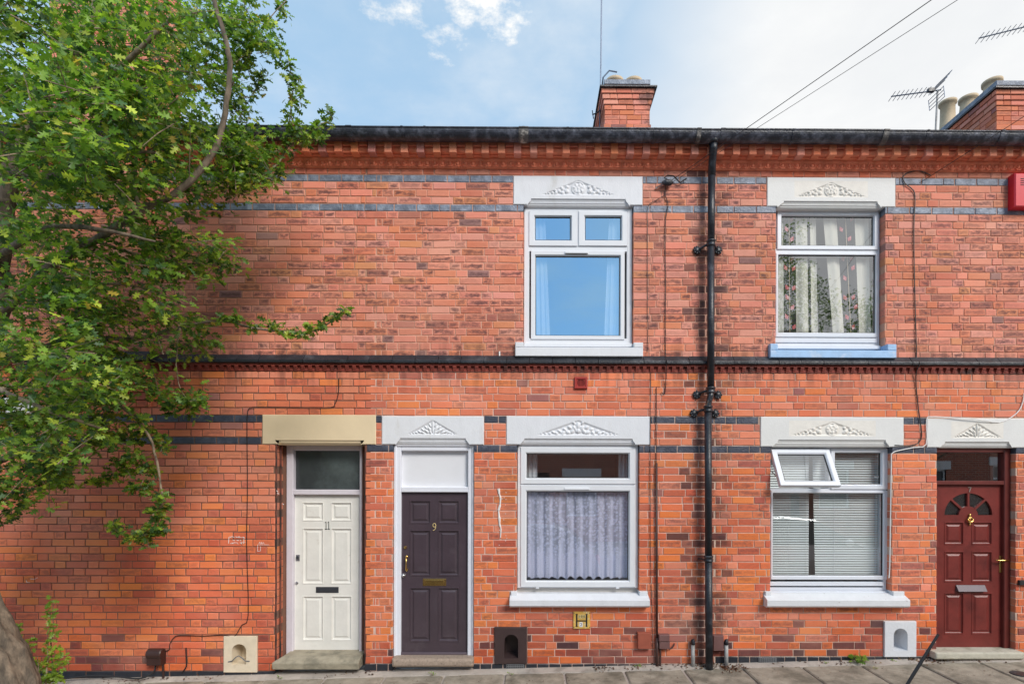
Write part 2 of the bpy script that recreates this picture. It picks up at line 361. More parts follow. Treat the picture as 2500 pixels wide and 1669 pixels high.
# ================================================================== the setting: street surfaces
TILT = math.atan(GS)
def sheet(name, y0, y1, z_off, m, x0=-60, x1=60):
    b = MB()
    nx = 24
    for i in range(nx):
        xa, xb = x0+(x1-x0)*i/nx, x0+(x1-x0)*(i+1)/nx
        b.add([(xa,y0,gz(xa,y0)+z_off),(xb,y0,gz(xb,y0)+z_off),(xb,y1,gz(xb,y1)+z_off),(xa,y1,gz(xa,y1)+z_off)], [(0,1,2,3)])
    return struct(b.build(name, m))
sheet('ground', -220, 160, -.6, M_['earth'], -250, 250)
sheet('road', -9.62, -4.12, -.125, M_['road'])
pavement = sheet('pavement', -4.1, .3, -.016, M_['fillet'], -30, 30)
sheet('far_pavement', -13.6, -9.7, -.02, M_['slab'])
b = MB()
for yk in (-4.22, -9.75):
    for x in range(-26, 26):
        b.add([(x,yk,gz(x,-4.1)-.3),(x+.99,yk,gz(x+.99,-4.1)-.3),(x+.99,yk+.12,gz(x+.99,-4.1)-.3),(x,yk+.12,gz(x,-4.1)-.3),
               (x,yk,gz(x,-4.1)-.002),(x+.99,yk,gz(x+.99,-4.1)-.002),(x+.99,yk+.12,gz(x+.99,-4.1)-.002),(x,yk+.12,gz(x,-4.1)-.002)],
              [(0,3,2,1),(4,5,6,7),(0,1,5,4),(1,2,6,5),(2,3,7,6),(3,0,4,7)])
kerbs = b.build('kerb', M_['kerb']); struct(kerbs)
# paving slabs, each its own piece, laid to the slope of the street
slab_src = []
for k in range(5):
    q = MB(); w, d = .31, .44
    c = [random.uniform(-.006, .006) for _ in range(8)]
    q.loft([[(-w,-d,-.05),(w,-d,-.05),(w,d,-.05),(-w,d,-.05)], [(-w,-d,-.010),(w,-d,-.010),(w,d,-.010),(-w,d,-.010)],
            [(-w+.012+c[0],-d+.012+c[1],0),(w-.012+c[2],-d+.012+c[3],0),(w-.012+c[4],d-.012+c[5],0),(-w+.012+c[6],d-.012+c[7],0)]])
    slab_src.append(bpy.data.objects.new('paving_slab', q.mesh('paving_slab', M_['slab'])))
xj = at(1523, 1642, -.12).x
for row in range(4):
    y1 = -.085 - row*.90; yc = y1-.45
    for i in range(-11 if row < 2 else -8, 12 if row < 2 else 9):
        x = xj + .318 + (i+.5*(row % 2))*.636
        w = random.uniform(.975, .995)
        o = copy_to(random.choice(slab_src), pavement, (x, yc, gz(x, yc)+random.uniform(-.004, .004)-.002),
                    (R_(1.26)+random.uniform(-.004, .004), -TILT+random.uniform(-.004, .004), 0), (w, 1, 1))
# rough mortar fillet where the wall meets the pavement
q = MB(); n = 150
for i in range(n):
    xa, xb = -6.6+13.4*i/n, -6.6+13.4*(i+1)/n
    def edge(x): return -.085-.022*math.sin(x*5.3)-.016*math.sin(x*13.7+1)
    za, zb = gz(xa)+.004, gz(xb)+.004
    q.add([(xa,.05,za+.022),(xb,.05,zb+.022),(xb,-.02,zb+.016),(xa,-.02,za+.016),(xb,edge(xb),zb-.003),(xa,edge(xa),za-.003),(xb,edge(xb)-.012,zb-.03),(xa,edge(xa)-.012,za-.03)],
          [(0,3,2,1),(3,5,4,2),(5,7,6,4)])
q.build('mortar_fillet', M_['fillet'], pavement)

# ================================================================== the three houses: walls, brick by brick
PXB = {'11': (-330, 905), '9': (905, 1735), '7': (1735, 2860)}
H = {}
for k, lab in (('11', 'orange brick end terrace house with cream door 11, partly behind the tree'),
               ('9', 'red brick terrace house with plum door 9 between the cream door and the black downpipe'),
               ('7', 'red brick terrace house with oxblood door 7, right of the black downpipe')):
    xa, xb = at(PXB[k][0], 900).x, at(PXB[k][1], 900).x
    H[k] = empty('terraced_house', ((xa+xb)/2, 0, gz((xa+xb)/2)), lab, 'house', 'terraced houses of the row')
    H[k]['x'] = (xa, xb)
# voids in the wall (brick edge to brick edge)
VOID = {'w9u': rc(1279, 486, 1545.5, 858), 'w9l': rc(1263, 1071, 1560, 1452), 'd9': rc(960, 1070, 1156, 1640), 'd11': rc(672, 1075, 892, 1660),
        'w7u': rc(1895, 492, 2160, 862), 'w7l': rc(1882, 1074, 2177, 1452), 'd7': rc(2288, 1079, 2479, 1625)}
SCR = {'11': rc(548, 1551, 629, 1639), '9': rc(1207.6, 1529, 1286.6, 1618), '7': rc(2157, 1515, 2234.5, 1601.5)}
LIN = {'w9u': rc(1253, 430.5, 1569, 500.6), 'd9': rc(932, 1015.5, 1181.6, 1084.6), 'w9l': rc(1236, 1015.7, 1588, 1085), 'd11': rc(640.5, 1012, 918.6, 1084),
       'w7u': rc(1872, 434, 2186, 505), 'w7l': rc(1856, 1017.6, 2206, 1090), 'd7': rc(2262, 1021, 2508, 1092)}
SIL = {'w9u': rc(1258, 838, 1568, 872), 'w9l': rc(1245, 1442, 1582, 1478), 'w7u': rc(1876, 842, 2182, 875.6), 'w7l': rc(1864, 1442, 2207, 1478.7)}
OWN = {'11': ['d11'], '9': ['w9u', 'w9l', 'd9'], '7': ['w7u', 'w7l', 'd7']}
SMALL = {'9': [rc(1402, 920, 1434, 948)], '11': [], '7': []}
BLUE = {'11': {67, 63, 34, 31}, '9': {67, 63, 34, 30}, '7': {67, 63, 34, 30}}
PLINTH = {'11': -1, '9': 0, '7': 1}
ZSPLIT = zrow(41.6)
MORT = {'11': mortar_mat('mortar_eleven', (.46,.25,.175), (.22,.115,.08), ZSPLIT),
        '9': mortar_mat('mortar_nine', (.68,.385,.285), (.70,.50,.42), ZSPLIT),
        '7': mortar_mat('mortar_seven', (.60,.34,.245), (.64,.46,.37), ZSPLIT)}
PAL_UP = [((0.784,0.274,0.184), 6), ((0.742,0.262,0.178), 5), ((0.742,0.239,0.129), 4), ((0.657,0.210,0.129), 3), ((0.763,0.315,0.234), 4), ((0.480,0.171,0.122), 1.6), ((0.300,0.154,0.145), .6), ((0.721,0.274,0.135), 2)]
PAL_MID = [((0.784,0.225,0.109), 6), ((0.742,0.197,0.097), 5), ((0.763,0.253,0.151), 5), ((0.636,0.163,0.091), 3), ((0.500,0.138,0.097), .9), ((0.340,0.127,0.114), .4), ((0.806,0.230,0.073), 2)]
PAL_LOW = [((0.784,0.197,0.075), 6), ((0.710,0.163,0.073), 5), ((0.594,0.129,0.066), 3), ((0.460,0.106,0.071), 1.1), ((0.300,0.090,0.074), .3), ((0.806,0.219,0.060), 3)]
PAL_BOT = [((.72,.16,.042), 3), ((.52,.10,.045), 3), ((.32,.065,.042), 3), ((.19,.055,.048), 2.0), ((.09,.042,.045), .8)]
def pick(p):
    cs, ws = zip(*p); c = random.choices(cs, [w*(.6 if cc[0] < .55 and cs is not None else 1) for cc, w in zip(cs, ws)])[0]; j = random.uniform(.93, 1.07); g = random.uniform(.94, 1.06)
    return (min(c[0]*j, .85), c[1]*j*g, c[2]*j)
def brick_col(hk, r):
    if r >= 68: c = pick([((.66,.20,.12), 3), ((.64,.235,.155), 3), ((.64,.16,.075), 2)]); f = random.uniform(0, .25)
    elif r > 42: c = pick(PAL_UP); f = random.choice((0, .1, .3, .55, .85, 1.0, 1.0))
    elif r > 30: c = pick(PAL_MID); f = random.choice((0, 0, .1, .2, .5))
    else:
        base = PLINTH[hk]; h = r-base
        if h < 3 or (h < 6 and random.random() < .4): c = pick(PAL_BOT); f = random.choice((0, .3, .6))
        elif hk == '11': c = pick(PAL_LOW if h < 20 else PAL_MID); f = random.choice((0, 0, .1, .3, .5))
        else: c = pick(PAL_LOW if random.random() < .6 else PAL_MID); f = random.choice((0, .1, .25, .5, .7))
        if hk == '11' and 8 < h < 27 and c[0] < .5 and random.random() < .75: c = pick(PAL_LOW[:2])
    return (*c, f)
def brick_verts(x0, x1, z0, z1, d, y, ch=.005, jit=.0026):
    j = lambda: random.uniform(-jit, jit)
    o = [(x0,z0),(x1,z0),(x1,z1),(x0,z1)]; i = [(x0+ch,z0+ch),(x1-ch,z0+ch),(x1-ch,z1-ch),(x0+ch,z1-ch)]
    return ([(p[0],d,p[1]) for p in o] + [(p[0]+j(),y+ch*.8,p[1]+j()) for p in o] + [(p[0]+j()*1.5,y,p[1]+j()*1.5) for p in i])
BF = [(8,9,10,11),(4,5,9,8),(5,6,10,9),(6,7,11,10),(7,4,8,11),(0,1,5,4),(1,2,6,5),(2,3,7,6),(3,0,4,7)]
LOCP = [(-1,-1),(1,-1),(1,1),(-1,1)]*2 + [(-.95,-.88),(.95,-.88),(.95,.88),(-.95,.88)]
def add_loc(me, ratios):
    arr = np.array([(u, v, r) for r in ratios for u, v in LOCP], dtype=np.float32)
    me.attributes.new('Loc', 'FLOAT_VECTOR', 'POINT').data.foreach_set('vector', arr.ravel())
def field_mesh(name, bricks, m):
    """bricks: list of (verts, colour) -> one mesh with a colour per brick"""
    vs = []; fs = []; cs = []
    for v, c in bricks:
        b0 = len(vs); vs += v; fs += [tuple(i+b0 for i in f) for f in BF]; cs += [c]*12
    me = bpy.data.meshes.new(name); me.from_pydata(vs, [], fs); me.materials.append(m)
    a = me.color_attributes.new('Col', 'FLOAT_COLOR', 'POINT'); a.data.foreach_set('color', np.array(cs, dtype=np.float32).ravel())
    add_loc(me, [(max(p[0] for p in v)-min(p[0] for p in v)+max(p[1] for p in v[4:])-min(p[1] for p in v[4:]))/.07 for v, c in bricks]); return me
def lay_row(xa, xb, z0, z1, r, blockers, stretch=.2405, head=.1205, start=None, allst=False):
    """intervals of one course, Flemish bond, clipped round the blockers"""
    out = []; P = stretch+head; x = xa - P*2 + ((r % 2)*P/2 if start is None else start) + random.uniform(-.015, .015); k = 0
    while x < xb:
        if allst: w = stretch if random.random() < .86 else head
        else: w = stretch if k % 2 == 0 else head
        w *= random.uniform(.975, 1.025); segs = [(max(x, xa), min(x+w, xb))]; k += 1; x += w
        for bx in blockers:
            ov = min(z1, bx[3])-max(z0, bx[2])
            if ov < .38*(z1-z0): continue
            ns = []
            for a, c in segs:
                if c <= bx[0] or a >= bx[1]: ns.append((a, c)); continue
                if a < bx[0]: ns.append((a, bx[0]))
                if c > bx[1]: ns.append((bx[1], c))
            segs = ns
        out += [(a, c, abs((c-a)-w) < 1e-6) for a, c in segs if c-a > .022]
    return out
JX = .0042; JZ = .0042
STRETCH = []; HEADB = []
for k in range(4):
    for lst, w in ((STRETCH, .2405), (HEADB, .1205)):
        q = MB(); q.v = brick_verts(-w/2+JX, w/2-JX, -COURSE/2+JZ, COURSE/2-JZ, .11, 0); q.f = list(BF); me = q.mesh('brick', BRICK_O); add_loc(me, [w/.07]); lst.append(me)
BLUEM = []
for k in range(4):
    q = MB(); q.v = brick_verts(-.115, .115, -COURSE/2+JZ, COURSE/2-JZ, .11, 0); q.f = list(BF); BLUEM.append((q.mesh('blue_brick', M_['blue']), q.mesh('plinth_brick', M_['plinth']), q.mesh('blue_brick', M_['bluelow'])))
for hk in ('11', '9', '7'):
    h = H[hk]; xa, xb = h['x']; own = OWN[hk]; depth = .22 if hk == '11' else .11
    zb, zt = zrow(PLINTH[hk]-7), zrow(68.6)
    # mortar bed with its openings
    q = MB(); holes = [(v[0]-.006, v[1]+.006, v[2], v[3]) for v in (VOID[k] for k in own)]
    holes.append((SCR[hk][0]+.02, SCR[hk][1]-.02, SCR[hk][2]+.02, SCR[hk][3]-.02))
    q.plate(xa, xb, zb, zt, .006, holes)
    for v in holes[:-1]:
        for x in v[:2]: q.add([(x,.006,v[2]),(x,.34,v[2]),(x,.34,v[3]),(x,.006,v[3])], [(0,1,2,3)])
    wall = q.build('wall', MORT[hk], h)
    blockers = [VOID[k] for k in own] + [LIN[k] for k in own] + [SIL[k] for k in own if k in SIL] + [SCR[hk]] + SMALL[hk]
    cand = []; field = []
    for r in range(PLINTH[hk]-6, 69):
        if r in (41, 42): continue
        z0, z1 = zrow(r)-COURSE/2, zrow(r)+COURSE/2
        pl = r <= PLINTH[hk]; bl = r in BLUE[hk]
        for a, c, full in lay_row(xa+(.058 if r % 2 else -.058)*(hk != '11'), xb+(.058 if r % 2 else -.058)*(hk != '7'), z0, z1, r, blockers, allst=bl, **({'stretch': .125, 'head': .125} if pl and hk != '11' else {'stretch': .30, 'head': .30} if pl else {})):
            if a < -6.9 and (pl or bl): continue
            x = (a+c)/2; y = random.uniform(-.0028, .0012)
            if pl or bl:
                if pl and z1 < gz(x)-.02: continue
                o = bpy.data.objects.new('blue_brick', random.choice(BLUEM)[1 if pl else 0 if r > 42 else 2]); COL.objects.link(o); o.parent = wall
                o.location = (x, y, zrow(r)); o.scale = ((c-a-2*JX)/.23, 1, 1)
                continue
            st = c-a > .18
            pxx = PPX+x*225; vis = -20 < pxx < 2520
            col = brick_col(hk, r); dp = x-PIPE_X
            if -.46 < dp < .26 and random.random() < (1.05-abs(dp+.05)*2.6)*(.62 if r < 30 or 43 < r < 57 else .28):
                k = random.uniform(.25, .85); col = tuple(col[i]*(1-k)+(.055, .034, .036)[i]*k for i in range(3))+(max(col[3], .6),)
            if full and st and vis and 3 < r < 41 and (hk != '11' or pxx > 150): cand.append((abs(zrow(r)-1.6)+.25*abs(x-(xa if hk == '7' else xb)), r, a, c, y, col))
            else: field.append((brick_verts(a+JX, c-JX, z0+JZ, z1-JZ, depth, y), col))
    cand.sort(key=lambda t: t[0])
    for i, (_, r, a, c, y, col) in enumerate(cand):
        if i < 300:
            o = bpy.data.objects.new('brick', random.choice(STRETCH)); COL.objects.link(o); o.parent = wall
            o.location = ((a+c)/2, y, zrow(r)+random.uniform(-.001, .001)); o.scale = ((c-a)/.2405, depth/.11, 1); o.color = col
        else: field.append((brick_verts(a+JX, c-JX, zrow(r)-COURSE/2+JZ, zrow(r)+COURSE/2-JZ, depth, y), col))
    fo = bpy.data.objects.new('brickwork', field_mesh('brickwork', field, BRICK_A)); put(fo, wall); fo['kind'] = 'stuff'

    # ---- string course: black bullnose bricks over a stepped dentil band
    zt_ = at(1250, 868, 0).z; zf = at(1250, 878.5, -.062).z; zl = at(1250, 886.5, -.062).z
    prof = [(.05, zt_), (-.004, zt_), (-.045, zf+.010), (-.058, zf+.002), (-.064, zf-.010), (-.064, zl+.006), (-.058, zl), (.05, zl)]
    sc_ = empty('string_course', (0, 0, 0)); sc_.parent = h; sc_.matrix_parent_inverse = Matrix.Translation(-BASE[h.name])
    w = .24; q = MB(); q.extrude_x([(y, z-zl) for y, z in prof], -w/2+.0025, w/2-.0025); me = q.mesh('coping_brick', M_['coping'])
    n = int(round((xb-xa)/w)); ww = (xb-xa)/n
    for i in range(n):
        x = xa+ww*(i+.5)
        if x < -6.6: continue
        o = bpy.data.objects.new('coping_brick', me); COL.objects.link(o); o.parent = sc_
        o.location = (x, random.uniform(-.002, .002), zl+random.uniform(-.0012, .0012)); o.scale = (ww/w, 1, 1); o.rotation_euler = (random.uniform(-.02, .02), random.uniform(-.004, .004), 0)
    z1 = zl; z2 = at(1250, 893, -.034).z; z3 = at(1250, 907, 0).z-.001
    q = MB(); q.box(xa, xb, -.036, .05, z2, z1-.001); q.box(xa, xb, -.006, .05, z3, z2); q.build('dentil_bed', M_['dterra'], sc_)
    hh = z2-z3; q = MB()
    for k, pj in enumerate((.033, .024, .015)): q.box(-.019, .019, -pj, 0, -hh*(k+.86)/3, -hh*k/3)
    me = q.mesh('dentil', M_['dterra']); x = xa+.04
    while x < xb-.02:
        if x > -6.5:
            o = bpy.data.objects.new('dentil', me); COL.objects.link(o); o.parent = sc_; o.location = (x+random.uniform(-.002, .002), 0, z2-.0005)
        x += 17.8/225
    # ---- cornice: egg-and-dart tiles, a roll and bold brick dentils under the gutter
    cn = empty('cornice', (0, 0, 0)); cn.parent = h; cn.matrix_parent_inverse = Matrix.Translation(-BASE[h.name])
    za, zb_ = at(1250, 410, -.03).z, at(1250, 388.5, -.05).z; hz = zb_-za
    q = MB(); W3 = .24
    prof = [(.05, 0), (-.012, 0), (-.014, hz*.06), (-.018, hz*.10), (-.022, hz*.3), (-.034, hz*.62), (-.050, hz*.8), (-.056, hz*.86), (-.056, hz*.98), (.05, hz*.98)]
    q.extrude_x(prof, -W3/2+.0015, W3/2-.0015)
    for k in range(3):
        cx = (k-1)*W3/3
        q.ball((cx, -.030, hz*.46), .0185, .022, hz*.30, 10, 8)
        pts = [(cx+.030*math.cos(a)*(1.0), -.030+.012*math.sin(a)-.004, hz*.42+hz*.36*math.sin(a)) for a in [math.pi*(1+i/10) for i in range(11)]]
        pts = [(cx-.030, -.047, hz*.78)] + pts + [(cx+.030, -.047, hz*.78)]
        q.tube(pts, .0042, 5)
        q.add([(cx+.0365,-.022,hz*.12),(cx+.0435,-.022,hz*.12),(cx+.0415,-.050,hz*.78),(cx+.0385,-.050,hz*.78)], [(0,1,2,3)])
    me = q.mesh('ornament_tile', M_['terra']); n = int(round((xb-xa)/W3)); ww = (xb-xa)/n
    for i in range(n):
        x = xa+ww*(i+.5)
        if x < -6.6: continue
        o = bpy.data.objects.new('ornament_tile', me); COL.objects.link(o); o.parent = cn
        o.location = (x, random.uniform(-.0015, .0015), za); o.scale = (ww/W3, 1, 1)
    zd0, zd1 = at(1250, 373, -.16).z, at(1250, 341, -.16).z
    q = MB(); q.box(xa, xb, -.06, .05, zb_, zd0+.006); q.box(xa, xb, -.085, .05, zd0+.007, zd1); q.build('cornice_bed', M_['terra'], cn)
    zr = at(1250, 369.5, -.10).z; q = MB()
    q.tube([(xa, -.098, zr), (xb, -.098, zr)], .032, 12); q.build('roll_moulding', M_['terra'], cn, smooth=True)
    dm = []
    for k in range(3):
        q = MB(); q.v = brick_verts(-.0385, .0385, 0, zd1-zd0, .1, 0); q.f = list(BF); me = q.mesh('dentil_brick', BRICK_O); add_loc(me, [.7]); dm.append(me)
    fz = at(1250, 357, -.15).z
    q = MB(); q.v = brick_verts(-.045, .045, 0, zd1-fz, .08, 0); q.f = list(BF); fm = q.mesh('filler_brick', BRICK_O); add_loc(fm, [1.8])
    pit = 38.45/225; x = xa+.05
    if hk == '11': x = at(825, 360, -.16).x - 30*pit
    while x < xb-.03:
        if x > -6.5:
            o = bpy.data.objects.new('dentil_brick', random.choice(dm)); COL.objects.link(o); o.parent = cn
            o.location = (x, -.16+random.uniform(-.003, .003), zd0+random.uniform(-.002, .002)); o.color = (*pick([((.80,.25,.13), 4), ((.78,.225,.10), 3), ((.70,.26,.19), 1.5), ((.52,.19,.16), .6)]), random.choice((0, 0, .2, .4)))
            o = bpy.data.objects.new('filler_brick', fm); COL.objects.link(o); o.parent = cn
            o.location = (x+pit/2, -.15+random.uniform(-.003, .003), fz); o.color = (*pick([((.70,.20,.12), 3), ((.58,.16,.11), 2)]), random.choice((0, .2, .4)))
        x += pit
    # ---- roof: slates in courses, hidden behind the gutter from the street
    q = MB(); y, z = -.17, at(1250, 318, -.17).z-.06; nrow = 18; dl = .26
    for i in range(nrow):
        y2, z2_ = y+dl*math.cos(R_(29)), z+dl*math.sin(R_(29))
        q.add([(xa,y,z+.008),(xb,y,z+.008),(xb,y2+.02,z2_),(xa,y2+.02,z2_),(xa,y,z-.002),(xb,y,z-.002)], [(0,1,2,3),(4,5,1,0)]); y, z = y2, z2_
    q.add([(xa,y,z),(xb,y,z),(xb,y+4.4,z-2.45),(xa,y+4.4,z-2.45)], [(0,1,2,3)])
    q.build('roof', M_['slate'], h)

# ---- upper pilaster on corbels, left of the cream door (mostly behind the tree)
q = MB(); fl = []
x0, x1 = at(281, 700).x, at(372, 700).x
for r in range(43, 69):
    for a, c, full in lay_row(x0, x1, zrow(r)-COURSE/2, zrow(r)+COURSE/2, r, []): fl.append((brick_verts(a+JX, c-JX, zrow(r)-COURSE/2+JZ, zrow(r)+COURSE/2-JZ, .02, -.10), brick_col('11', r)))
for k, r in enumerate(range(36, 42)):
    pj = .018*(k+1)
    for a, c, full in lay_row(x0, x1, zrow(r)-COURSE/2, zrow(r)+COURSE/2, r, []): fl.append((brick_verts(a+JX, c-JX, zrow(r)-COURSE/2+JZ, zrow(r)+COURSE/2-JZ, .02, -pj), brick_col('11', r)))
pil = bpy.data.objects.new('pilaster', field_mesh('pilaster', fl, BRICK_A)); put(pil, H['11']); pil['kind'] = 'stuff'
q = MB(); q.box(x0+.01, x1-.01, -.094, .02, zrow(42.5), zrow(68.5)); q.build('pilaster_core', MORT['11'], H['11'])
q = MB(); q.extrude_x([(.0, zt_+.008), (-.10, zt_+.008), (-.145, zf+.012), (-.165, zf), (-.165, zl), (0, zl)], x0-.05, x1+.05); q.build('pilaster_coping', M_['coping'], H['11'])
# ================================================================== lintels with carved pediments
def relief(style):
    """bumps (u centre -1..1 along the base, v 0..1 up, ru, rv, angle, height)"""
    B = []
    def sym(u, v, ru, rv, a, hgt):
        B.append((u, v, ru, rv, a, hgt)); B.append((-u, v, ru, rv, -a, hgt))
    if style == 'rosette':
        for k in range(7):
            a = 2*math.pi*k/7+.3; B.append((.105*math.cos(a), .44+.19*math.sin(a)*1.15, .062, .17, math.atan2(.105*math.cos(a), .3*math.sin(a)), 1.0))
        B.append((0, .44, .055, .15, 0, 1.1)); B.append((0, .44, .225, .43, 0, -2))      # -2: ring
        for i, (u, v, s) in enumerate(((.32,.26,1.0),(.30,.52,.7),(.42,.13,.8),(.44,.42,.75),(.52,.25,.8),(.60,.12,.7),(.62,.27,.55),(.70,.12,.55),(.79,.08,.42),(.87,.055,.3))):
            sym(u, v, .075*s, .16*s, (.8 if i % 2 else -.6), .95)
    elif style == 'fan':
        B.append((0, .52, .035, .46, 0, 1.1))
        for u, v, a, s in ((.13,.36,.55,1.1),(.20,.66,.35,.0),(.11,.62,.5,.8),(.25,.22,.9,1.1),(.26,.46,.7,.8),(.38,.30,.9,.85),(.40,.12,1.2,.9),(.52,.17,1.0,.75),(.64,.11,1.2,.6),(.75,.08,1.3,.45),(.86,.05,1.4,.3),(.09,.14,.4,.8)):
            if s: sym(u, v, .05*s, .20*s, a, .95)
    else:
        B.append((0, .62, .06, .24, 0, 1.0)); B.append((0, .26, .075, .16, 0, 1.1))
        for u, v, a, s in ((.09,.46,.6,1.0),(.10,.78,.5,.6),(.14,.24,-.6,1.0),(.20,.50,.9,.9),(.24,.16,1.2,1.0),(.32,.36,.9,.8),(.36,.13,-.7,.9),(.45,.24,1.0,.8),(.52,.10,1.2,.8),(.60,.17,1.0,.65),(.68,.08,1.3,.6),(.78,.07,1.3,.45),(.88,.045,1.4,.3)):
            sym(u, v, .048*s, .19*s, a, .95)
    return B
def lintel(hk, key, base, apex, mtop, mbot, m, mc, style, yf=-.008):
    """base: (px0, px1, py), apex py; mtop / mbot: (px0, px1, py) of the label moulding"""
    h = H[hk]; x0, x1, z0, z1 = LIN[key]; x0 += .002; x1 -= .002
    tx0, tx1 = at(mtop[0], mtop[2]).x, at(mtop[1], mtop[2]).x; ux0, ux1 = at(mbot[0], mbot[2]).x, at(mbot[1], mbot[2]).x
    zt2 = at((mtop[0]+mtop[1])/2, mtop[2], yf).z; z0b = min(at((mtop[0]+mtop[1])/2, mbot[2], yf+.05).z, z0-.004); c = .008
    cut = (ux0, ux1, z0-1, zt2); holes = [cut]
    if base:
        bx0, bx1, bz0, bz1 = rc(base[0], apex, base[1], base[2], yf)
        hole = (bx0-.02, bx1+.02, bz0-.012, bz1+.012); holes.append(hole)
    q = MB(); q.plate(x0+c, x1-c, z0+c, z1-c, yf, holes)
    # bevelled edge all round except over the cut
    E = [(0, .12), (0, yf+c), (c*.3, yf+c*.3), (c, yf)]
    for k in range(3):
        (i0, y0_), (i1, y1_) = E[k], E[k+1]
        for (A, B) in (((x0, z1), (x1, z1)), ((x0, z0), (x0, z1)), ((x1, z0), (x1, z1)), ((x0, z0), (ux0, z0)), ((ux1, z0), (x1, z0))):
            def ins(p, i, A=A, B=B):
                if A[0] == B[0]: return (p[0]+(i if A[0] == x0 else -i), p[1])
                return (p[0], p[1]+(i if A[1] == z0 else -i))
            a_, b_, c_, d_ = ins(A, i0), ins(B, i0), ins(B, i1), ins(A, i1)
            q.add([(a_[0], y0_, a_[1]), (b_[0], y0_, b_[1]), (c_[0], y1_, c_[1]), (d_[0], y1_, d_[1])], [(0, 1, 2, 3)])
    o = q.build('lintel', m, h)
    if base:
        nu, nv = 150, 46; hx0, hx1, hz0, hz1 = hole
        U = np.linspace(hx0, hx1, nu); V = np.linspace(hz0, hz1, nv); UU, VV = np.meshgrid(U, V)
        u = (UU-(bx0+bx1)/2)/((bx1-bx0)/2); v = (VV-bz0)/(bz1-bz0)
        asp = ((bx1-bx0)/2)/(bz1-bz0)
        inside = np.clip((1-np.abs(u)-v)*9, 0, 1)*np.clip(v*14+.4, 0, 1)
        hgt = -inside*.011
        acc = np.zeros_like(u)
        for (cu, cv_, ru, rv, a, s) in relief(style):
            if s == -2:
                d = np.sqrt(((u-cu)*asp)**2+(v-cv_)**2); acc = np.maximum(acc, .7*np.clip(1-np.abs(d-rv*.98)/.055, 0, 1)); continue
            du, dv = (u-cu)*asp, v-cv_; ca, sa = math.cos(a), math.sin(a); p, w = du*ca-dv*sa, du*sa+dv*ca
            e = 1-(p/(ru*asp))**2-(w/rv)**2
            lob = np.sqrt(np.clip(e, 0, 1))*(.86+.14*np.cos(p/(ru*asp)*7)); acc = np.maximum(acc, s*lob)
        hgt = hgt + acc*.017*np.clip((1-np.abs(u)-v)*14+.15, 0, 1)
        vs = np.stack([UU, yf-hgt, VV], -1).reshape(-1, 3)
        fs = [(j*nu+i, j*nu+i+1, (j+1)*nu+i+1, (j+1)*nu+i) for j in range(nv-1) for i in range(nu-1)]
        me = bpy.data.meshes.new('carving'); me.from_pydata(vs.tolist(), [], fs); me.shade_smooth(); me.materials.append(mc)
        put(bpy.data.objects.new('carving', me), o)
    # stopped and moulded lower edge: cut back into the block, seen from below
    c2_ = tx0, tx1, ux0, ux1
    hh = zt2-z0b
    fl = [(0, 0, 0), (.02, .01, .008), (.10, .28, .016), (.35, .46, .022), (.40, .50, .016), (.48, .56, .016), (.54, .60, .022), (.78, .82, .027), (.96, .96, .036), (1, 1, .040)] if base else [(0, 0, 0), (.02, .03, .010), (.5, .55, .016), (1, 1, .040)]
    q = MB(); pf = [(tx0+(ux0-tx0)*fx, tx1+(ux1-tx1)*fx, zt2-hh*fz, yf+y) for fx, fz, y in fl]
    for k in range(len(pf)-1):
        a, b_ = pf[k], pf[k+1]
        q.add([(a[0], a[3], a[2]), (a[1], a[3], a[2]), (b_[1], b_[3], b_[2]), (b_[0], b_[3], b_[2])], [(0, 1, 2, 3)])
        for s_ in (0, 1):
            q.add([(a[s_], yf, a[2]), (b_[s_], yf, b_[2]), (b_[s_], b_[3], b_[2]), (a[s_], a[3], a[2])], [(0, 1, 2, 3)])
            q.add([(a[s_], yf, a[2]), (ux0 if s_ == 0 else ux1, yf, a[2]), (ux0 if s_ == 0 else ux1, yf, b_[2]), (b_[s_], yf, b_[2])], [(0, 1, 2, 3)])
    q.add([(ux0, pf[-1][3], z0b), (ux1, pf[-1][3], z0b), (ux1, .16, z0b), (ux0, .16, z0b)], [(0, 1, 2, 3)])
    q.build('moulded_edge', m, o)
    return o
lintel('9', 'w9u', (1321.7, 1501.5, 475.3), 439.3, (1297, 1527, 485.2), (1286, 1537, 507.5), M_['white'], M_['white'], 'rosette')
lintel('9', 'd9', (994.5, 1118, 1059.6), 1023.8, (977, 1137, 1069), (966, 1148, 1086), M_['white'], M_['white'], 'fan')
lintel('9', 'w9l', (1310, 1513, 1061), 1024.7, (1280.5, 1543.7, 1070), (1269, 1553, 1086.5), M_['white'], M_['white'], 'scroll')
lintel('7', 'w7u', (1944, 2114.5, 479.5), 444.7, (1913.6, 2141, 491), (1897, 2151, 512.5), M_['offwhite'], M_['carve7'], 'rosette')
lintel('7', 'w7l', (1931, 2133.7, 1062), 1029, (1900, 2161, 1073), (1885, 2172, 1090.5), M_['offwhite'], M_['carve7'], 'rosette')
lintel('7', 'd7', (2327, 2445.6, 1067), 1031.8, (2306.7, 2462, 1077.7), (2292.5, 2470.5, 1093), M_['offwhite'], M_['carve7'], 'fan')
lintel('11', 'd11', None, None, (672, 890, 1074), (682, 882, 1086), M_['cream'], M_['cream'], None)

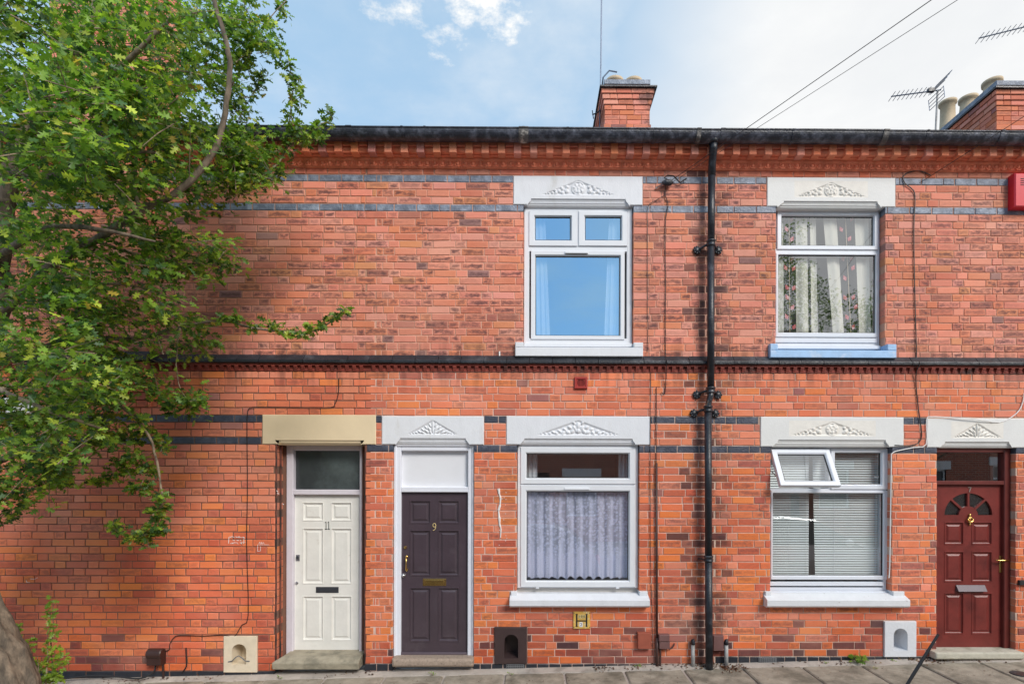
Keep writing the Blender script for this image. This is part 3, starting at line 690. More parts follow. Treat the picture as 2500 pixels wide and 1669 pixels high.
# ================================================================== windows
def sash(win, px, glass_px, Y, m, gm, proud=.012, name='sash'):
    x0, x1, z0, z1 = rc(*px, Y); g = rc(*glass_px, Y+.012)
    q = MB(); il, ir, ib, it = g[0]-x0, x1-g[1], g[2]-z0, z1-g[3]
    def rr(fr, y, ex=0):
        return [(x0+il*fr+ex, y, z0+ib*fr+ex), (x1-ir*fr-ex, y, z0+ib*fr+ex), (x1-ir*fr-ex, y, z1-it*fr-ex), (x0+il*fr+ex, y, z1-it*fr-ex)]
    q.loft([rr(0, Y+.03), rr(0, Y-proud+.004), rr(0, Y-proud, .004), rr(.74, Y-proud), rr(.80, Y-proud+.003), rr(1, Y+.012, -.003), rr(1, Y+.03, -.003)], caps=False)
    s = q.build(name, m, win)
    q = MB(); q.ring(g[0]-.004, g[1]+.004, g[2]-.004, g[3]+.004, [(0, Y+.0105), (.007, Y+.0135), (.007, Y+.03)]); q.build('gasket', M_['gasket'], win)
    q = MB(); q.quad(g[0]-.003, g[1]+.003, g[2]-.003, g[3]+.003, Y+.02); q.build('pane', gm, win)
    return s, g
def outer_frame(hk, v, z0, z1, Y, m, wd, inner=None):
    q = MB(); x0, x1 = v[0], v[1]
    q.ring(x0+.001, x1-.001, z0, z1, [(0, Y+.1), (0, Y+.003), (.003, Y), (wd-.006, Y), (wd, Y+.006), (wd, Y+.1)])
    return q.build('window', m, H[hk])
def room(hk, v, z0, z1, Y, depth=2.6, m=None):
    q = MB(); a = .14; x0, x1 = v[0]-a, v[1]+a; zz0, zz1 = z0-.5, z1+.1
    q.add([(x0,Y,zz0),(x1,Y,zz0),(x1,Y+depth,zz0),(x0,Y+depth,zz0),(x0,Y,zz1),(x1,Y,zz1),(x1,Y+depth,zz1),(x0,Y+depth,zz1)],
          [(0,1,2,3),(4,7,6,5),(3,2,6,7),(0,3,7,4),(1,5,6,2)])
    q.plate(x0, x1, zz0, zz1, Y, [(v[0]+.01, v[1]-.01, z0+.02, z1-.02)])
    q.build('room', m or M_['room'], H[hk])
def stone_sill(hk, key, py_top, m, win, proj=.05, ear=23, sloped=False, name='sill'):
    x0, x1, z0, z1 = SIL[key]; v = VOID[key]; q = MB()
    zt = at((x0*225+1310), py_top, -proj*.6).z
    e = ear/225
    if not sloped:
        q.cbox(x0, x1, -proj, .12, z0, zt, .006); 
        for a, c in ((x0, v[0]-.001), (v[1]+.001, x1)): q.cbox(a, c, -proj, .12, zt+.0005, z1, .006)
    else:
        f = z0+(zt-z0)*.72
        prof = [(.12, z0+.014), (-proj+.028, z0), (-proj+.004, z0+.016), (-proj, z0+.022), (-proj, f-.006), (-proj+.006, f), (.02, zt+.012), (.12, zt+.014)]
        q.extrude_x(prof, x0, x1)
        for a, c in ((x0+.01, v[0]-.001), (v[1]+.001, x1-.01)): q.cbox(a, c, -.028, .1, f+.005, z1, .006)
    return q.build(name, m, win)

# -- upper window of number 9: two small lights over a big pane
Y = .05
z0, z1 = at(1410, 838.5, Y).z, at(1410, 504, Y).z
w = outer_frame('9', VOID['w9u'], z0, z1, Y, M_['upvc'], .058); w['label'] = 'white window with two small top lights over one large pane'
q = MB(); xa, xb = VOID['w9u'][:2]
q.box(xa+.05, xb-.05, Y+.004, Y+.09, at(1410, 613, Y).z, at(1410, 601, Y).z); q.box(at(1409.5, 560, Y).x, at(1412.5, 560, Y).x, Y+.003, Y+.09, at(1410, 602, Y).z, z1-.05); q.build('transom', M_['upvc'], w)
for p, g in (((1291.5, 517, 1409, 601), (1307, 531, 1392, 586)), ((1412.5, 517, 1531, 601), (1429, 531, 1515, 586)), ((1296, 613, 1524.5, 829), (1308, 627, 1512, 818.6))):
    sash(w, p, g, Y, M_['upvc'], GLASS_SKY)
a = rc(1379, 614.5, 1436, 619, Y-.02); q = MB(); q.cbox(a[0], a[1], Y-.024, Y-.008, a[2], a[3]+.004, .003); q.build('trickle_vent', M_['upvc'], w)
q = MB(); q.quad(a[0]+.006, a[1]-.006, a[2]-.006, a[2]+.004, Y-.0255); q.build('vent_slot', M_['gasket'], w)
q = MB(); q.cbox(xa+.002, xb-.002, Y-.03, Y+.08, at(1410, 848, Y).z, z0-.001, .005); q.build('cill', M_['upvc'], w)
stone_sill('9', 'w9u', 848, M_['white'], w)
room('9', VOID['w9u'], z0, z1, .10)
# -- lower window of number 9
z0, z1 = at(1410, 1434, Y).z, at(1410, 1084, Y).z
w = outer_frame('9', VOID['w9l'], z0, z1, Y, M_['upvc'], .045); w['label'] = 'white window with a lace curtain behind the large pane'
xa, xb = VOID['w9l'][:2]
q = MB(); q.box(xa+.04, xb-.04, Y+.004, Y+.09, at(1410, 1185, Y).z, at(1410, 1180, Y).z); q.build('transom', M_['upvc'], w)
sash(w, (1271, 1092, 1551, 1181), (1286.6, 1108, 1533, 1165.6), Y, M_['upvc'], GLASS_MID)
sash(w, (1271, 1184, 1551, 1432), (1286.6, 1200, 1533, 1415), Y, M_['upvc'], GLASS_LOW)
a = rc(1378, 1190, 1439, 1195.5, Y-.02); q = MB(); q.cbox(a[0], a[1], Y-.026, Y-.008, a[2], a[3], .004); q.build('trickle_vent', M_['upvc'], w)
for px in (1312, 1508):
    a = rc(px-4, 1433, px+4, 1436, Y-.02); q = MB(); q.cbox(a[0], a[1], Y-.02, Y, a[2], a[3], .002); q.build('drain_cap', M_['upvc'], w)
stone_sill('9', 'w9l', 1462-8, M_['white'], w, proj=.10, sloped=True)
room('9', VOID['w9l'], z0, z1, .10)
# -- upper window of number 7
Y = .09
z0, z1 = at(2020, 844, Y).z, at(2020, 510, Y).z
w = outer_frame('7', VOID['w7u'], z0, z1, Y, M_['upvc7'], .035); w['label'] = 'white window with flower patterned curtains over a blue painted sill'
xa, xb = VOID['w7u'][:2]
q = MB(); q.box(xa+.03, xb-.03, Y+.002, Y+.09, at(2020, 622, Y).z, at(2020, 608, Y).z); q.build('transom', M_['upvc7'], w)
q = MB(); q.cbox(xa+.012, xb-.03, Y-.012, Y+.05, at(2020, 837, Y).z, at(2020, 825.5, Y).z, .004); q.build('bottom_rail', M_['upvc7'], w)
sash(w, (1897, 515, 2143, 610), (1908, 530, 2130, 599.5), Y, M_['upvc7'], GLASS_MID)
sash(w, (1894, 618, 2143, 823), (1899.5, 624, 2135, 811.7), Y, M_['upvc7'], GLASS_MID, proud=.006)
q = MB(); q.cbox(xa+.002, xb-.002, Y-.03, Y+.08, at(2020, 853, Y).z, z0-.001, .004); q.build('cill', M_['upvc7'], w)
stone_sill('7', 'w7u', 855, M_['bluesill'], w, proj=.05)
room('7', VOID['w7u'], z0, z1, .14)
# -- lower window of number 7: one top light stands open
z0, z1 = at(2026, 1441, Y).z, at(2026, 1087, Y).z
w = outer_frame('7', VOID['w7l'], z0, z1, Y, M_['upvc7'], .035); w['label'] = 'white window with venetian blind and its top left light propped open'
xa, xb = VOID['w7l'][:2]
q = MB(); q.box(xa+.03, xb-.03, Y+.002, Y+.09, at(2026, 1203, Y).z, at(2026, 1192, Y).z); q.box(at(2024, 1140, Y).x, at(2031, 1140, Y).x, Y+.002, Y+.09, at(2026, 1193, Y).z, z1-.03)
q.build('transom', M_['upvc7'], w)
q = MB(); q.cbox(xa+.012, xb-.03, Y-.012, Y+.05, at(2026, 1429, Y).z, at(2026, 1419.5, Y).z, .004); q.build('bottom_rail', M_['upvc7'], w)
sash(w, (2027.6, 1094, 2166, 1194), (2038, 1106, 2148, 1181), Y, M_['upvc7'], GLASS_MID)
sash(w, (1882, 1197, 2168, 1414), (1886, 1204, 2153.5, 1403), Y, M_['upvc7'], GLASS_LOW, proud=.006)
q = MB(); q.cbox(xa+.002, xb-.002, Y-.03, Y+.08, at(2026, 1452, Y).z, z0-.001, .004); q.build('cill', M_['upvc7'], w)
stone_sill('7', 'w7l', 1462-8, M_['whitesill'], w, proj=.10, sloped=True)
room('7', VOID['w7l'], z0, z1, .14)
# the open light, hinged along its top
hp = at(1953, 1095, Y-.02); ow = at(2024, 1095, Y-.02).x-at(1882, 1095, Y-.02).x; oh = .47; ang = R_(31)
def hinge(x, d, dn):      # x along, d out of the sash plane, dn down the sash
    return (hp.x+x, hp.y-math.sin(ang)*dn-math.cos(ang)*d, hp.z-math.cos(ang)*dn+math.sin(ang)*d)
def hring(i, d): return [hinge(-ow/2+i, d, oh-i), hinge(ow/2-i, d, oh-i), hinge(ow/2-i, d, i), hinge(-ow/2+i, d, i)]
q = MB(); q.loft([hring(0, -.045), hring(0, 0), hring(.003, .004), hring(.046, .004), hring(.054, 0), hring(.064, -.012), hring(.064, -.045), hring(0, -.045)], caps=False); os_ = q.build('open_sash', M_['upvc7'], w)
q = MB(); q.add(hring(.060, -.022), [(0,1,2,3)]); q.build('pane', GLASS_MID, w)
q = MB(); q.loft([hring(.0625, -.0115), hring(.071, -.015), hring(.071, -.03)], caps=False); q.build('gasket', M_['gasket'], w)
q = MB()
for s in (-1, 1):
    p0 = hinge(s*(ow/2-.01), -.04, oh*.75); q.tube([p0, (hp.x+s*(ow/2-.01), Y+.02, hp.z-oh*.5)], .005, 5)
q.build('window_stay', M_['chrome'], w)

# ================================================================== curtains and blind (hang inside, so things of their own)
def fold_sheet(px_t, px_b, py_t, py_b, Y, nf, amp, nu=60, nv=14, hem=None, seed=0):
    """hanging cloth: top edge px_t=(x0,x1), bottom edge px_b"""
    rnd = random.Random(seed); ph = rnd.uniform(0, 6); vs = []; us = []
    for j in range(nv+1):
        t = j/nv
        for i in range(nu+1):
            s = i/nu
            px = (px_t[0]+(px_t[1]-px_t[0])*s)*(1-t)+(px_b[0]+(px_b[1]-px_b[0])*s)*t
            y = Y+amp*(.6+.4*t)*(math.sin(2*math.pi*nf*s+ph+.35*math.sin(3*t+s*5))+.35*math.sin(2*math.pi*nf*2.3*s+ph*2))
            py = py_t+(py_b-py_t)*t + (hem(s)*t if hem else 0)
            p = at(px, py, Y); vs.append((p.x, y, p.z)); us.append((s, t))
    fs = [(j*(nu+1)+i, j*(nu+1)+i+1, (j+1)*(nu+1)+i+1, (j+1)*(nu+1)+i) for j in range(nv) for i in range(nu)]
    return vs, fs, us
def cloth(name, data, m):
    vs, fs, us = data; me = bpy.data.meshes.new(name); me.from_pydata(vs, [], fs); me.shade_smooth()
    uv = me.uv_layers.new(name='UVMap'); li = np.zeros(len(me.loops), dtype=np.int32); me.loops.foreach_get('vertex_index', li)
    uv.data.foreach_set('uv', np.array(us, dtype=np.float32)[li].ravel()); me.materials.append(m); o = bpy.data.objects.new(name, me); COL.objects.link(o); return o
tag(cloth('curtain', fold_sheet((1302, 1330), (1302, 1344), 505, 838, .125, 3, .012, seed=1), M_['curtain']), 'white curtain at the left side of the upper window above the lace curtain', 'curtain', 'plain white curtains upstairs')
tag(cloth('curtain', fold_sheet((1488, 1520), (1474, 1520), 505, 838, .125, 3, .012, seed=2), M_['curtain']), 'white curtain at the right side of the upper window above the lace curtain', 'curtain', 'plain white curtains upstairs')
# lace
lm = bpy.data.materials.new('lace'); lm.use_nodes = True; t = lm.node_tree; t.nodes.clear()
uvn = N(t, 'ShaderNodeUVMap'); mp = N(t, 'ShaderNodeMapping'); L(t, uvn.outputs[0], mp.inputs[0]); mp.inputs['Scale'].default_value = (40, 30, 1)
vo = N(t, 'ShaderNodeTexVoronoi', feature='F1'); L(t, mp.outputs[0], vo.inputs['Vector']); vo.inputs['Scale'].default_value = 1.0; vo.inputs['Randomness'].default_value = .75
wv = N(t, 'ShaderNodeTexWave', wave_type='RINGS', rings_direction='SPHERICAL'); 
vm = N(t, 'ShaderNodeVectorMath', operation='FRACTION'); L(t, mp.outputs[0], vm.inputs[0])
pet = smooth(t, vo.outputs['Distance'], .62, .25)
ns = noise(t, mp.outputs[0], 3.2, 5, .7)
mot = mathn(t, 'MULTIPLY', pet, smooth(t, ns, .38, .55))
spv = N(t, 'ShaderNodeSeparateXYZ'); L(t, uvn.outputs[0], spv.inputs[0])
low = smooth(t, spv.outputs[1], .55, .93)
pleat = mathn(t, 'ADD', .5, mathn(t, 'MULTIPLY', mathn(t, 'SINE', mathn(t, 'ADD', mathn(t, 'MULTIPLY', spv.outputs[0], 2*math.pi*11), mathn(t, 'MULTIPLY', noise(t, uvn.outputs[0], 3.0, 2), 5.0))), .5))
dens = mathn(t, 'ADD', mathn(t, 'ADD', .60, mathn(t, 'MULTIPLY', mathn(t, 'POWER', pleat, 2.0), .26)), mathn(t, 'ADD', mathn(t, 'MULTIPLY', mot, .6), mathn(t, 'MULTIPLY', low, mathn(t, 'MULTIPLY', smooth(t, ns, .36, .5), .5))), clamp=True)
df = N(t, 'ShaderNodeBsdfDiffuse'); df.inputs[0].default_value = (.76, .79, 1, 1); tl = N(t, 'ShaderNodeBsdfTranslucent'); tl.inputs[0].default_value = (.6, .62, .74, 1)
m1 = N(t, 'ShaderNodeMixShader'); m1.inputs[0].default_value = .15; L(t, df.outputs[0], m1.inputs[1]); L(t, tl.outputs[0], m1.inputs[2])
tr = N(t, 'ShaderNodeBsdfTransparent'); m2 = N(t, 'ShaderNodeMixShader'); L(t, dens, m2.inputs[0]); L(t, tr.outputs[0], m2.inputs[1]); L(t, m1.outputs[0], m2.inputs[2])
L(t, m2.outputs[0], N(t, 'ShaderNodeOutputMaterial').inputs[0])
hem = lambda s: -7*abs(math.sin(s*math.pi*12.5))**.8 + 2*math.sin(s*70)
tag(cloth('lace_curtain', fold_sheet((1276, 1545), (1276, 1545), 1188, 1414, .125, 11, .011, nu=260, nv=20, hem=hem, seed=4), lm), 'white lace net curtain with scalloped hem in the lower window by the hydrant sign', 'curtain')
for (a, b_), sd_ in (((1282, 1312), 6), ((1510, 1540), 7)):
    tag(cloth('side_curtain', fold_sheet((a, b_), (a, b_), 1090, 1440, .26, 3, .012, seed=sd_), M_['curtain']),
        'pale curtain edge %s of the small top light above the lace' % ('at the left end' if sd_ == 6 else 'at the right end'), 'curtain', 'pale curtain edges behind the lace')
# patterned curtains: pale cloth with dark printed bands
pm = bpy.data.materials.new('patterned_curtain'); pm.use_nodes = True; t = pm.node_tree; b = t.nodes['Principled BSDF']
uvn = N(t, 'ShaderNodeUVMap'); spv = N(t, 'ShaderNodeSeparateXYZ'); L(t, uvn.outputs[0], spv.inputs[0])
fr = mathn(t, 'FRACT', spv.outputs[0])
b1_ = mathn(t, 'MULTIPLY', mathn(t, 'GREATER_THAN', fr, .24), mathn(t, 'LESS_THAN', fr, .54)); b2_ = mathn(t, 'MULTIPLY', mathn(t, 'GREATER_THAN', fr, .79), mathn(t, 'LESS_THAN', fr, .86))
band = mathn(t, 'ADD', b1_, b2_, clamp=True)
c = mixc(t, band, (.70, .68, .60), (.018, .018, .02)); L(t, c, b.inputs['Base Color']); b.inputs['Roughness'].default_value = .85
PT = mat('printed_petal', (.60,.10,.13), .8, .25, 30, col2=(.78,.55,.52), c2=(.5,.7), c2scale=30)
STEM = mat('printed_stem', (.62,.50,.36), .8, 0)
def petals(data, parent, n, bands):
    vs, fs, us = data; q = MB(); st = MB(); nu, nv = 60, 14
    def P(s, t_):
        i = min(int(s*nu), nu); j = min(int(t_*nv), nv); return Vector(vs[j*(nu+1)+i])
    for bc in bands:
        pts = []
        for k in range(n):
            t_ = (k+.5)/n; s = bc + (.085 if k % 2 else -.085)+random.uniform(-.03, .03); t_ += random.uniform(-.012, .012); p = P(s, t_); p = Vector((p.x, p.y-.007, p.z)); pts.append(P(bc, t_)-Vector((0, .006, 0)))
            sgn = 1 if k % 2 else -1; L_, w_ = .072, .023; dirv = Vector((sgn*.45, 0, .89)); sd2 = Vector((.89, 0, -sgn*.45))
            q.add([p-dirv*L_*.5, p+sd2*w_-dirv*.005, p+dirv*L_*.5, p-sd2*w_-dirv*.005], [(0,1,2,3)])
        st.tube(pts, .004, 4)
    q.build('petal_print', PT, parent); st.build('stem_print', STEM, parent)
dL = fold_sheet((1885, 1992), (1885, 1998), 512, 845, .165, 2.2, .014, seed=8); oL = tag(cloth('patterned_curtain', dL, pm), 'pale curtain with dark bands of pink petals, left half of the blue silled window', 'curtain', 'patterned curtains upstairs'); petals(dL, oL, 15, (.39,))
dR = fold_sheet((2008, 2150), (2036, 2150), 512, 845, .165, 2.6, .014, seed=9); oR = tag(cloth('patterned_curtain', dR, pm), 'pale curtain with dark petal bands, right half of the blue silled window', 'curtain', 'patterned curtains upstairs'); petals(dR, oR, 15, (.39,))
# venetian blind
bl = empty('venetian_blind', at(2026, 1410, .24), 'pale grey slatted venetian blind behind the window with the open top light', 'blind')
bm = mat('blind_slat', (.74,.80,.80), .5, .05, 6); x0, x1, z0, z1 = rc(1874, 1092, 2182, 1408, .25)
q = MB(); n = 54; dzz = (z1-z0)/n
for i in range(n):
    z = z0+dzz*(i+.5); tl_ = random.uniform(-.0012, .0012); gap = .010+.002*math.sin(i)
    for a, c_ in ((x0, x0+(x1-x0)*.315-.02), (x0+(x1-x0)*.34-.02+.0007*(n-i), x1-.12), (x1-.095, x1)):
        q.add([(a,.173,z-dzz*.40+tl_),(c_,.173,z-dzz*.40-tl_),(c_,.186,z+dzz*.30-tl_),(a,.186,z+dzz*.30+tl_)], [(0,1,2,3)])
so = q.build('slats', bm, bl); so['kind'] = 'stuff'
q = MB(); q.cbox(x0, x1, .16, .19, z1, z1+.03, .004); q.build('head_rail', bm, bl)
q = MB()
for f in (.28, .5, .82): q.tube([(x0+(x1-x0)*f, .168, z0), (x0+(x1-x0)*f, .168, z1)], .0018, 4)
q.build('ladder_cord', M_['curtain'], bl)

# ================================================================== doors
def panel_door(hk, leaf, panels, Y, m, name='door', label=None, rail_holes=()):
    x0, x1, z0, z1 = rc(*leaf, Y); ps = [rc(*p, Y) for p in panels]
    q = MB(); q.plate(x0, x1, z0, z1, Y, ps+[rc(*p, Y) for p in rail_holes]); q.ring(x0, x1, z0, z1, [(0, Y+.045), (0, Y)])
    d = q.build(name, m, H[hk])
    if label: d['label'] = label
    for (a, c_, e, f) in ps:
        q = MB(); q.ring(a, c_, e, f, [(0, Y), (.002, Y-.004), (.010, Y-.004), (.016, Y+.010), (.024, Y+.014), (.034, Y+.014), (.052, Y+.004)])
        q.quad(a+.052, c_-.052, e+.052, f-.052, Y+.004); q.build('panel', m, d)
    return d, (x0, x1, z0, z1)
def reg2(x, y): return 620+x/2.3446, 1000+y/2.3446
def p2(x0, y0, x1, y1): a = reg2(x0, y0); c_ = reg2(x1, y1); return (*a, *c_)
def door_frame(hk, parent, v, z0, z1, Y, m, wl, wr, wt, zt0=None, zt1=None):
    """jambs, head and (optional) transom bar between zt0 and zt1; v: x0, x1"""
    q = MB(); d = Y+.09
    q.cbox(v[0], v[0]+wl, Y, d, z0, z1, .006); q.cbox(v[1]-wr, v[1], Y, d, z0, z1, .006); q.cbox(v[0]+wl, v[1]-wr, Y+.001, d, z1-wt, z1, .006)
    if zt0: q.cbox(v[0]+wl, v[1]-wr, Y+.002, d, zt0, zt1, .006)
    return q.build('frame', m, parent)
def letter_plate(door, px, Y, m, hood=False):
    x0, x1, z0, z1 = rc(*px, Y); q = MB(); q.cbox(x0, x1, Y-.006, Y+.002, z0, z1, .003); lp = q.build('letter_plate', m, door)
    q = MB()
    if hood: q.add([(x0,Y-.007,z1),(x1,Y-.007,z1),(x1+.004,Y-.038,z0+.004),(x0+.008,Y-.038,z0+.004),(x0,Y-.007,z0+.010),(x1,Y-.007,z0+.010)], [(0,1,2,3),(3,2,5,4),(0,3,4),(1,5,2)])
    else: q.cbox(x0+.022, x1-.022, Y-.011, Y-.005, z0+.012, z1-.012, .003)
    q.build('letter_flap', m, lp); return lp
def stroke_num(door, polys, c, hgt, Y, m, r=.004):
    q = MB()
    for pl_ in polys: q.tube([(c.x+u*hgt, Y-.004, c.z+v*hgt) for u, v in pl_], r, 6)
    return q.build('house_number', m, door)
# ---- number 11: cream six-panel door
Y = .215; c1, c2, c3, c4 = 277, 399, 440, 561
dr, lf = panel_door('11', (*reg2(225, 484), *reg2(603, 1400)), [p2(c1, 527, c2, 636), p2(c3, 527, c4, 636), p2(c1, 675, c2, 996), p2(c3, 675, c4, 996), p2(c1, 1063, c2, 1320), p2(c3, 1063, c4, 1320)], Y, M_['door11'], label='cream six panel door numbered 11 with worn foot')
v = VOID['d11']; ztop = at(780, 1087, .18).z; zbt = at(780, 1601, .18).z; f0 = rc(699, 1088, 881, 1601, .17)
zt0, zt1 = at(780, 1207, .18).z, at(780, 1194.5, .18).z
door_frame('11', dr, (f0[0], f0[1]+.012), zbt-.01, ztop, .165, M_['frame11'], .076, .028, .055, zt0, zt1)
q = MB(); q.box(v[0]-.01, f0[0]+.001, .19, .26, zbt-.1, ztop+.05); q.box(f0[1]+.011, v[1]+.01, .19, .26, zbt-.1, ztop+.05); q.build('jamb_packing', MORT['11'], dr)
q = MB(); g = rc(716, 1100, 878, 1195, .22); q.quad(g[0]-.02, g[1]+.02, g[2]-.01, g[3]+.01, .235); q.build('fanlight', mat('opaque_fanlight', (.085,.108,.108), .16, .35, 2.2, .2, 140, col2=(.035,.042,.044), c2=(.40,.66), c2scale=1.4, spec=.8), dr)  # opaque pane: the pale-to-dark tones in the glass are painted into its colour
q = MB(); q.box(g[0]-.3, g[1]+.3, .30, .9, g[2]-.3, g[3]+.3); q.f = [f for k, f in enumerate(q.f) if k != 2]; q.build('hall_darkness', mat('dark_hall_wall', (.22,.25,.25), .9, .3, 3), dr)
letter_plate(dr, p2(355, 1012, 485, 1046), Y, M_['darkmetal'])
c = at(*reg2(419, 660), Y); S = .085
stroke_num(dr, [[(-.25,.35),(-.12,.5),(-.12,-.5)], [(-.26,-.5),(.02,-.5)], [(.1,.35),(.23,.5),(.23,-.5)], [(.09,-.5),(.37,-.5)]], c, S, Y, M_['number'], .0035)
c = at(*reg2(252, 846), Y); q = MB(); q.cbox(c.x-.021, c.x+.021, Y-.008, Y, c.z-.036, c.z+.036, .004); lk = q.build('night_latch', M_['chrome'], dr)
q = MB(); q.lathe([(.002, -.02), (.014, -.02), (.016, -.012), (.016, 0)], (c.x, Y-.006, c.z+.006), 'y'); q.build('latch_cylinder', M_['darkmetal'], lk)
c = at(*reg2(246, 990), Y); q = MB(); q.lathe([(.002, -.012), (.016, -.010), (.019, 0)], (c.x, Y, c.z), 'y'); q.build('lock', M_['chrome'], dr)
q = MB(); z = at(790, 1590, Y).z; q.cbox(lf[0], lf[1], Y-.022, Y, lf[2], z, .008); q.build('weather_bar', mat('worn_weather_bar', (.66,.60,.56), .6, .1, 10, .3, 60, col2=(.36,.16,.11), c2=(.52,.66), c2scale=24), dr)
x0, x1, z0, z1 = rc(677, 1601, 880, 1630, -.03); q = MB()
q.loft([[(x0,.30,z0),(x0-.03,-.085,z0),(x1,-.085,z0),(x1,.30,z0)], [(x0,.30,z1-.05),(x0-.035,-.095,z1-.05),(x1,-.095,z1-.05),(x1,.30,z1-.05)], [(x0+.06,.30,z1),(x0+.05,-.01,z1-.008),(x1,-.01,z1-.008),(x1,.30,z1)]]); q.build('doorstep', M_['step'], H['11'], bevel=.012)
# ---- number 9: plum six-panel door under a blank white transom panel
Y = .085
dr, lf = panel_door('9', (979, 1201, 1141.5, 1602), [p2(890, 517, 1013, 651), p2(1053, 517, 1176, 651), p2(890, 687, 1013, 951), p2(1053, 687, 1176, 951), p2(890, 1015, 1013, 1327), p2(1053, 1015, 1176, 1327)], Y, M_['door9'], label='dark plum six panel door numbered 9 with brass furniture')
v = VOID['d9']; ztop = at(1057, 1084, .05).z; zbt = at(1057, 1606, .05).z
wl = at(978.5, 1400, .05).x-v[0]; wr = v[1]-at(1142, 1400, .05).x
door_frame('9', dr, (v[0]+.001, v[1]-.001), zbt, ztop, .045, M_['frame9'], wl, wr, at(1057, 1084, .05).z-at(1057, 1100, .05).z, at(1057, 1201, .05).z, at(1057, 1188, .05).z)
q = MB(); q.ring(v[0]+.001, v[1]-.001, zbt, ztop, [(0, .05), (0, .030), (.018, .030), (.024, .036), (.024, .05)]); q.build('architrave', M_['frame9'], dr)
g = rc(976, 1099, 1142, 1189, .1); q = MB(); q.quad(g[0]-.02, g[1]+.02, g[2]-.01, g[3]+.01, .105); q.ring(g[0], g[1], g[2], g[3], [(0, .085), (.010, .09), (.014, .104)]); q.build('transom_panel', M_['panel9'], dr)
letter_plate(dr, p2(967, 965, 1100, 1006), Y, M_['brass'])
c = at(*reg2(1032, 669), Y)
nine = [[(.02+.2*math.cos(a), .22+.24*math.sin(a)) for a in [2*math.pi*k/16 for k in range(17)]], [(.22,.22),(.20,-.1),(.08,-.36),(-.1,-.48),(-.16,-.44)]]
stroke_num(dr, nine, c, .082, Y, M_['numgold'], .0045)
c = at(*reg2(866, 787), Y); q = MB(); q.lathe([(.002, -.014), (.015, -.012), (.019, 0)], (c.x, Y, c.z), 'y'); q.build('lock', M_['brass'], dr)
c = at(*reg2(875, 877), Y); q = MB()
q.tube([(c.x, Y-.004, c.z+.065), (c.x, Y-.035, c.z+.055), (c.x+.004, Y-.045, c.z+.02), (c.x+.004, Y-.045, c.z-.02), (c.x, Y-.035, c.z-.055), (c.x, Y-.004, c.z-.065)], [.011, .009, .007, .007, .009, .011], 8)
q.ball((c.x, Y-.008, c.z+.072), .016, .008, .016); q.ball((c.x, Y-.008, c.z-.072), .016, .008, .016); q.build('handle', M_['brass'], dr, smooth=True)
c = at(*reg2(857, 946), Y); q = MB(); q.lathe([(.002, -.030), (.014, -.028), (.020, -.018), (.010, -.008), (.024, -.003), (.025, 0)], (c.x, Y, c.z), 'y'); q.build('door_knob', M_['chrome'], dr, smooth=True)
q = MB(); z = at(1060, 1590, Y).z; q.cbox(lf[0], lf[1], Y-.03, Y, lf[2]+.004, z, .012); q.build('weather_bar', mat('plum_weather_bar', (.10,.075,.09), .28, .1, 10), dr)
x0, x1, z0, z1 = rc(957, 1605.5, 1156, 1628, -.06); q = MB(); q.cbox(x0, x1, -.09, .12, z0+.006, z1, .02); q.build('doorstep', M_['step9'], H['9'], bevel=.012)
# ---- number 7: oxblood door with a fan of four panes
Y = .10
def reg4(x, y): return 1700+x/2.344, 1000+y/2.344
def p4(x0, y0, x1, y1): return (*reg4(x0, y0), *reg4(x1, y1))
fan = p4(1414, 470, 1700, 601)
dr, lf = panel_door('7', (2284, 1183, 2449, 1580), [p4(1418, 640, 1531, 772), p4(1575, 640, 1693, 772), p4(1418, 808, 1531, 986), p4(1575, 808, 1693, 986), p4(1418, 1045, 1531, 1284), p4(1575, 1045, 1693, 1284)], Y, M_['door7'], label='oxblood red door numbered 7 with fan shaped light and brass knocker', rail_holes=(fan,))
v = VOID['d7']; ztop = at(2380, 1090, .06).z; zbt = at(2380, 1587, .06).z
wr = v[1]-at(2452, 1400, .06).x
door_frame('7', dr, (v[0]+.001, v[1]-.001), zbt, ztop, .06, M_['frame7'], .012, wr, at(2380, 1090, .06).z-at(2380, 1104, .06).z, at(2380, 1183, .06).z, at(2380, 1173, .06).z)
g = rc(2284, 1104, 2450, 1174, .1); q = MB(); q.quad(g[0]-.02, g[1]+.02, g[2]-.01, g[3]+.01, .11); q.build('fanlight', GLASS_MID, dr)
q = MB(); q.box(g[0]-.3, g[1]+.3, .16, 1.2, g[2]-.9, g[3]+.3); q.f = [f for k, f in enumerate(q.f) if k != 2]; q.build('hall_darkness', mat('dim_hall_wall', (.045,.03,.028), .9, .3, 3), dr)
fx0, fx1, fz0, fz1 = rc(*fan, Y); cx = (fx0+fx1)/2; rx = (fx1-fx0)/2-.012; rz = (fz1-fz0)-.012; hub = .40
q = MB(); pts = [(math.cos(a), math.sin(a)) for a in [math.pi*k/24 for k in range(25)]]
out = [(cx+rx*u, fz0+rz*w_) for u, w_ in pts]
bd = []
for u, w_ in pts:
    k = min((fx1-cx)/abs(u) if abs(u) > 1e-6 else 1e9, (fz1-fz0)/w_ if w_ > 1e-6 else 1e9); bd.append((cx+u*k, fz0+w_*k))
for i in range(24):
    q.add([(out[i][0],Y,out[i][1]),(bd[i][0],Y,bd[i][1]),(bd[i+1][0],Y,bd[i+1][1]),(out[i+1][0],Y,out[i+1][1]),(out[i][0],Y+.03,out[i][1]),(out[i+1][0],Y+.03,out[i+1][1])], [(0,1,2,3),(0,3,5,4)])
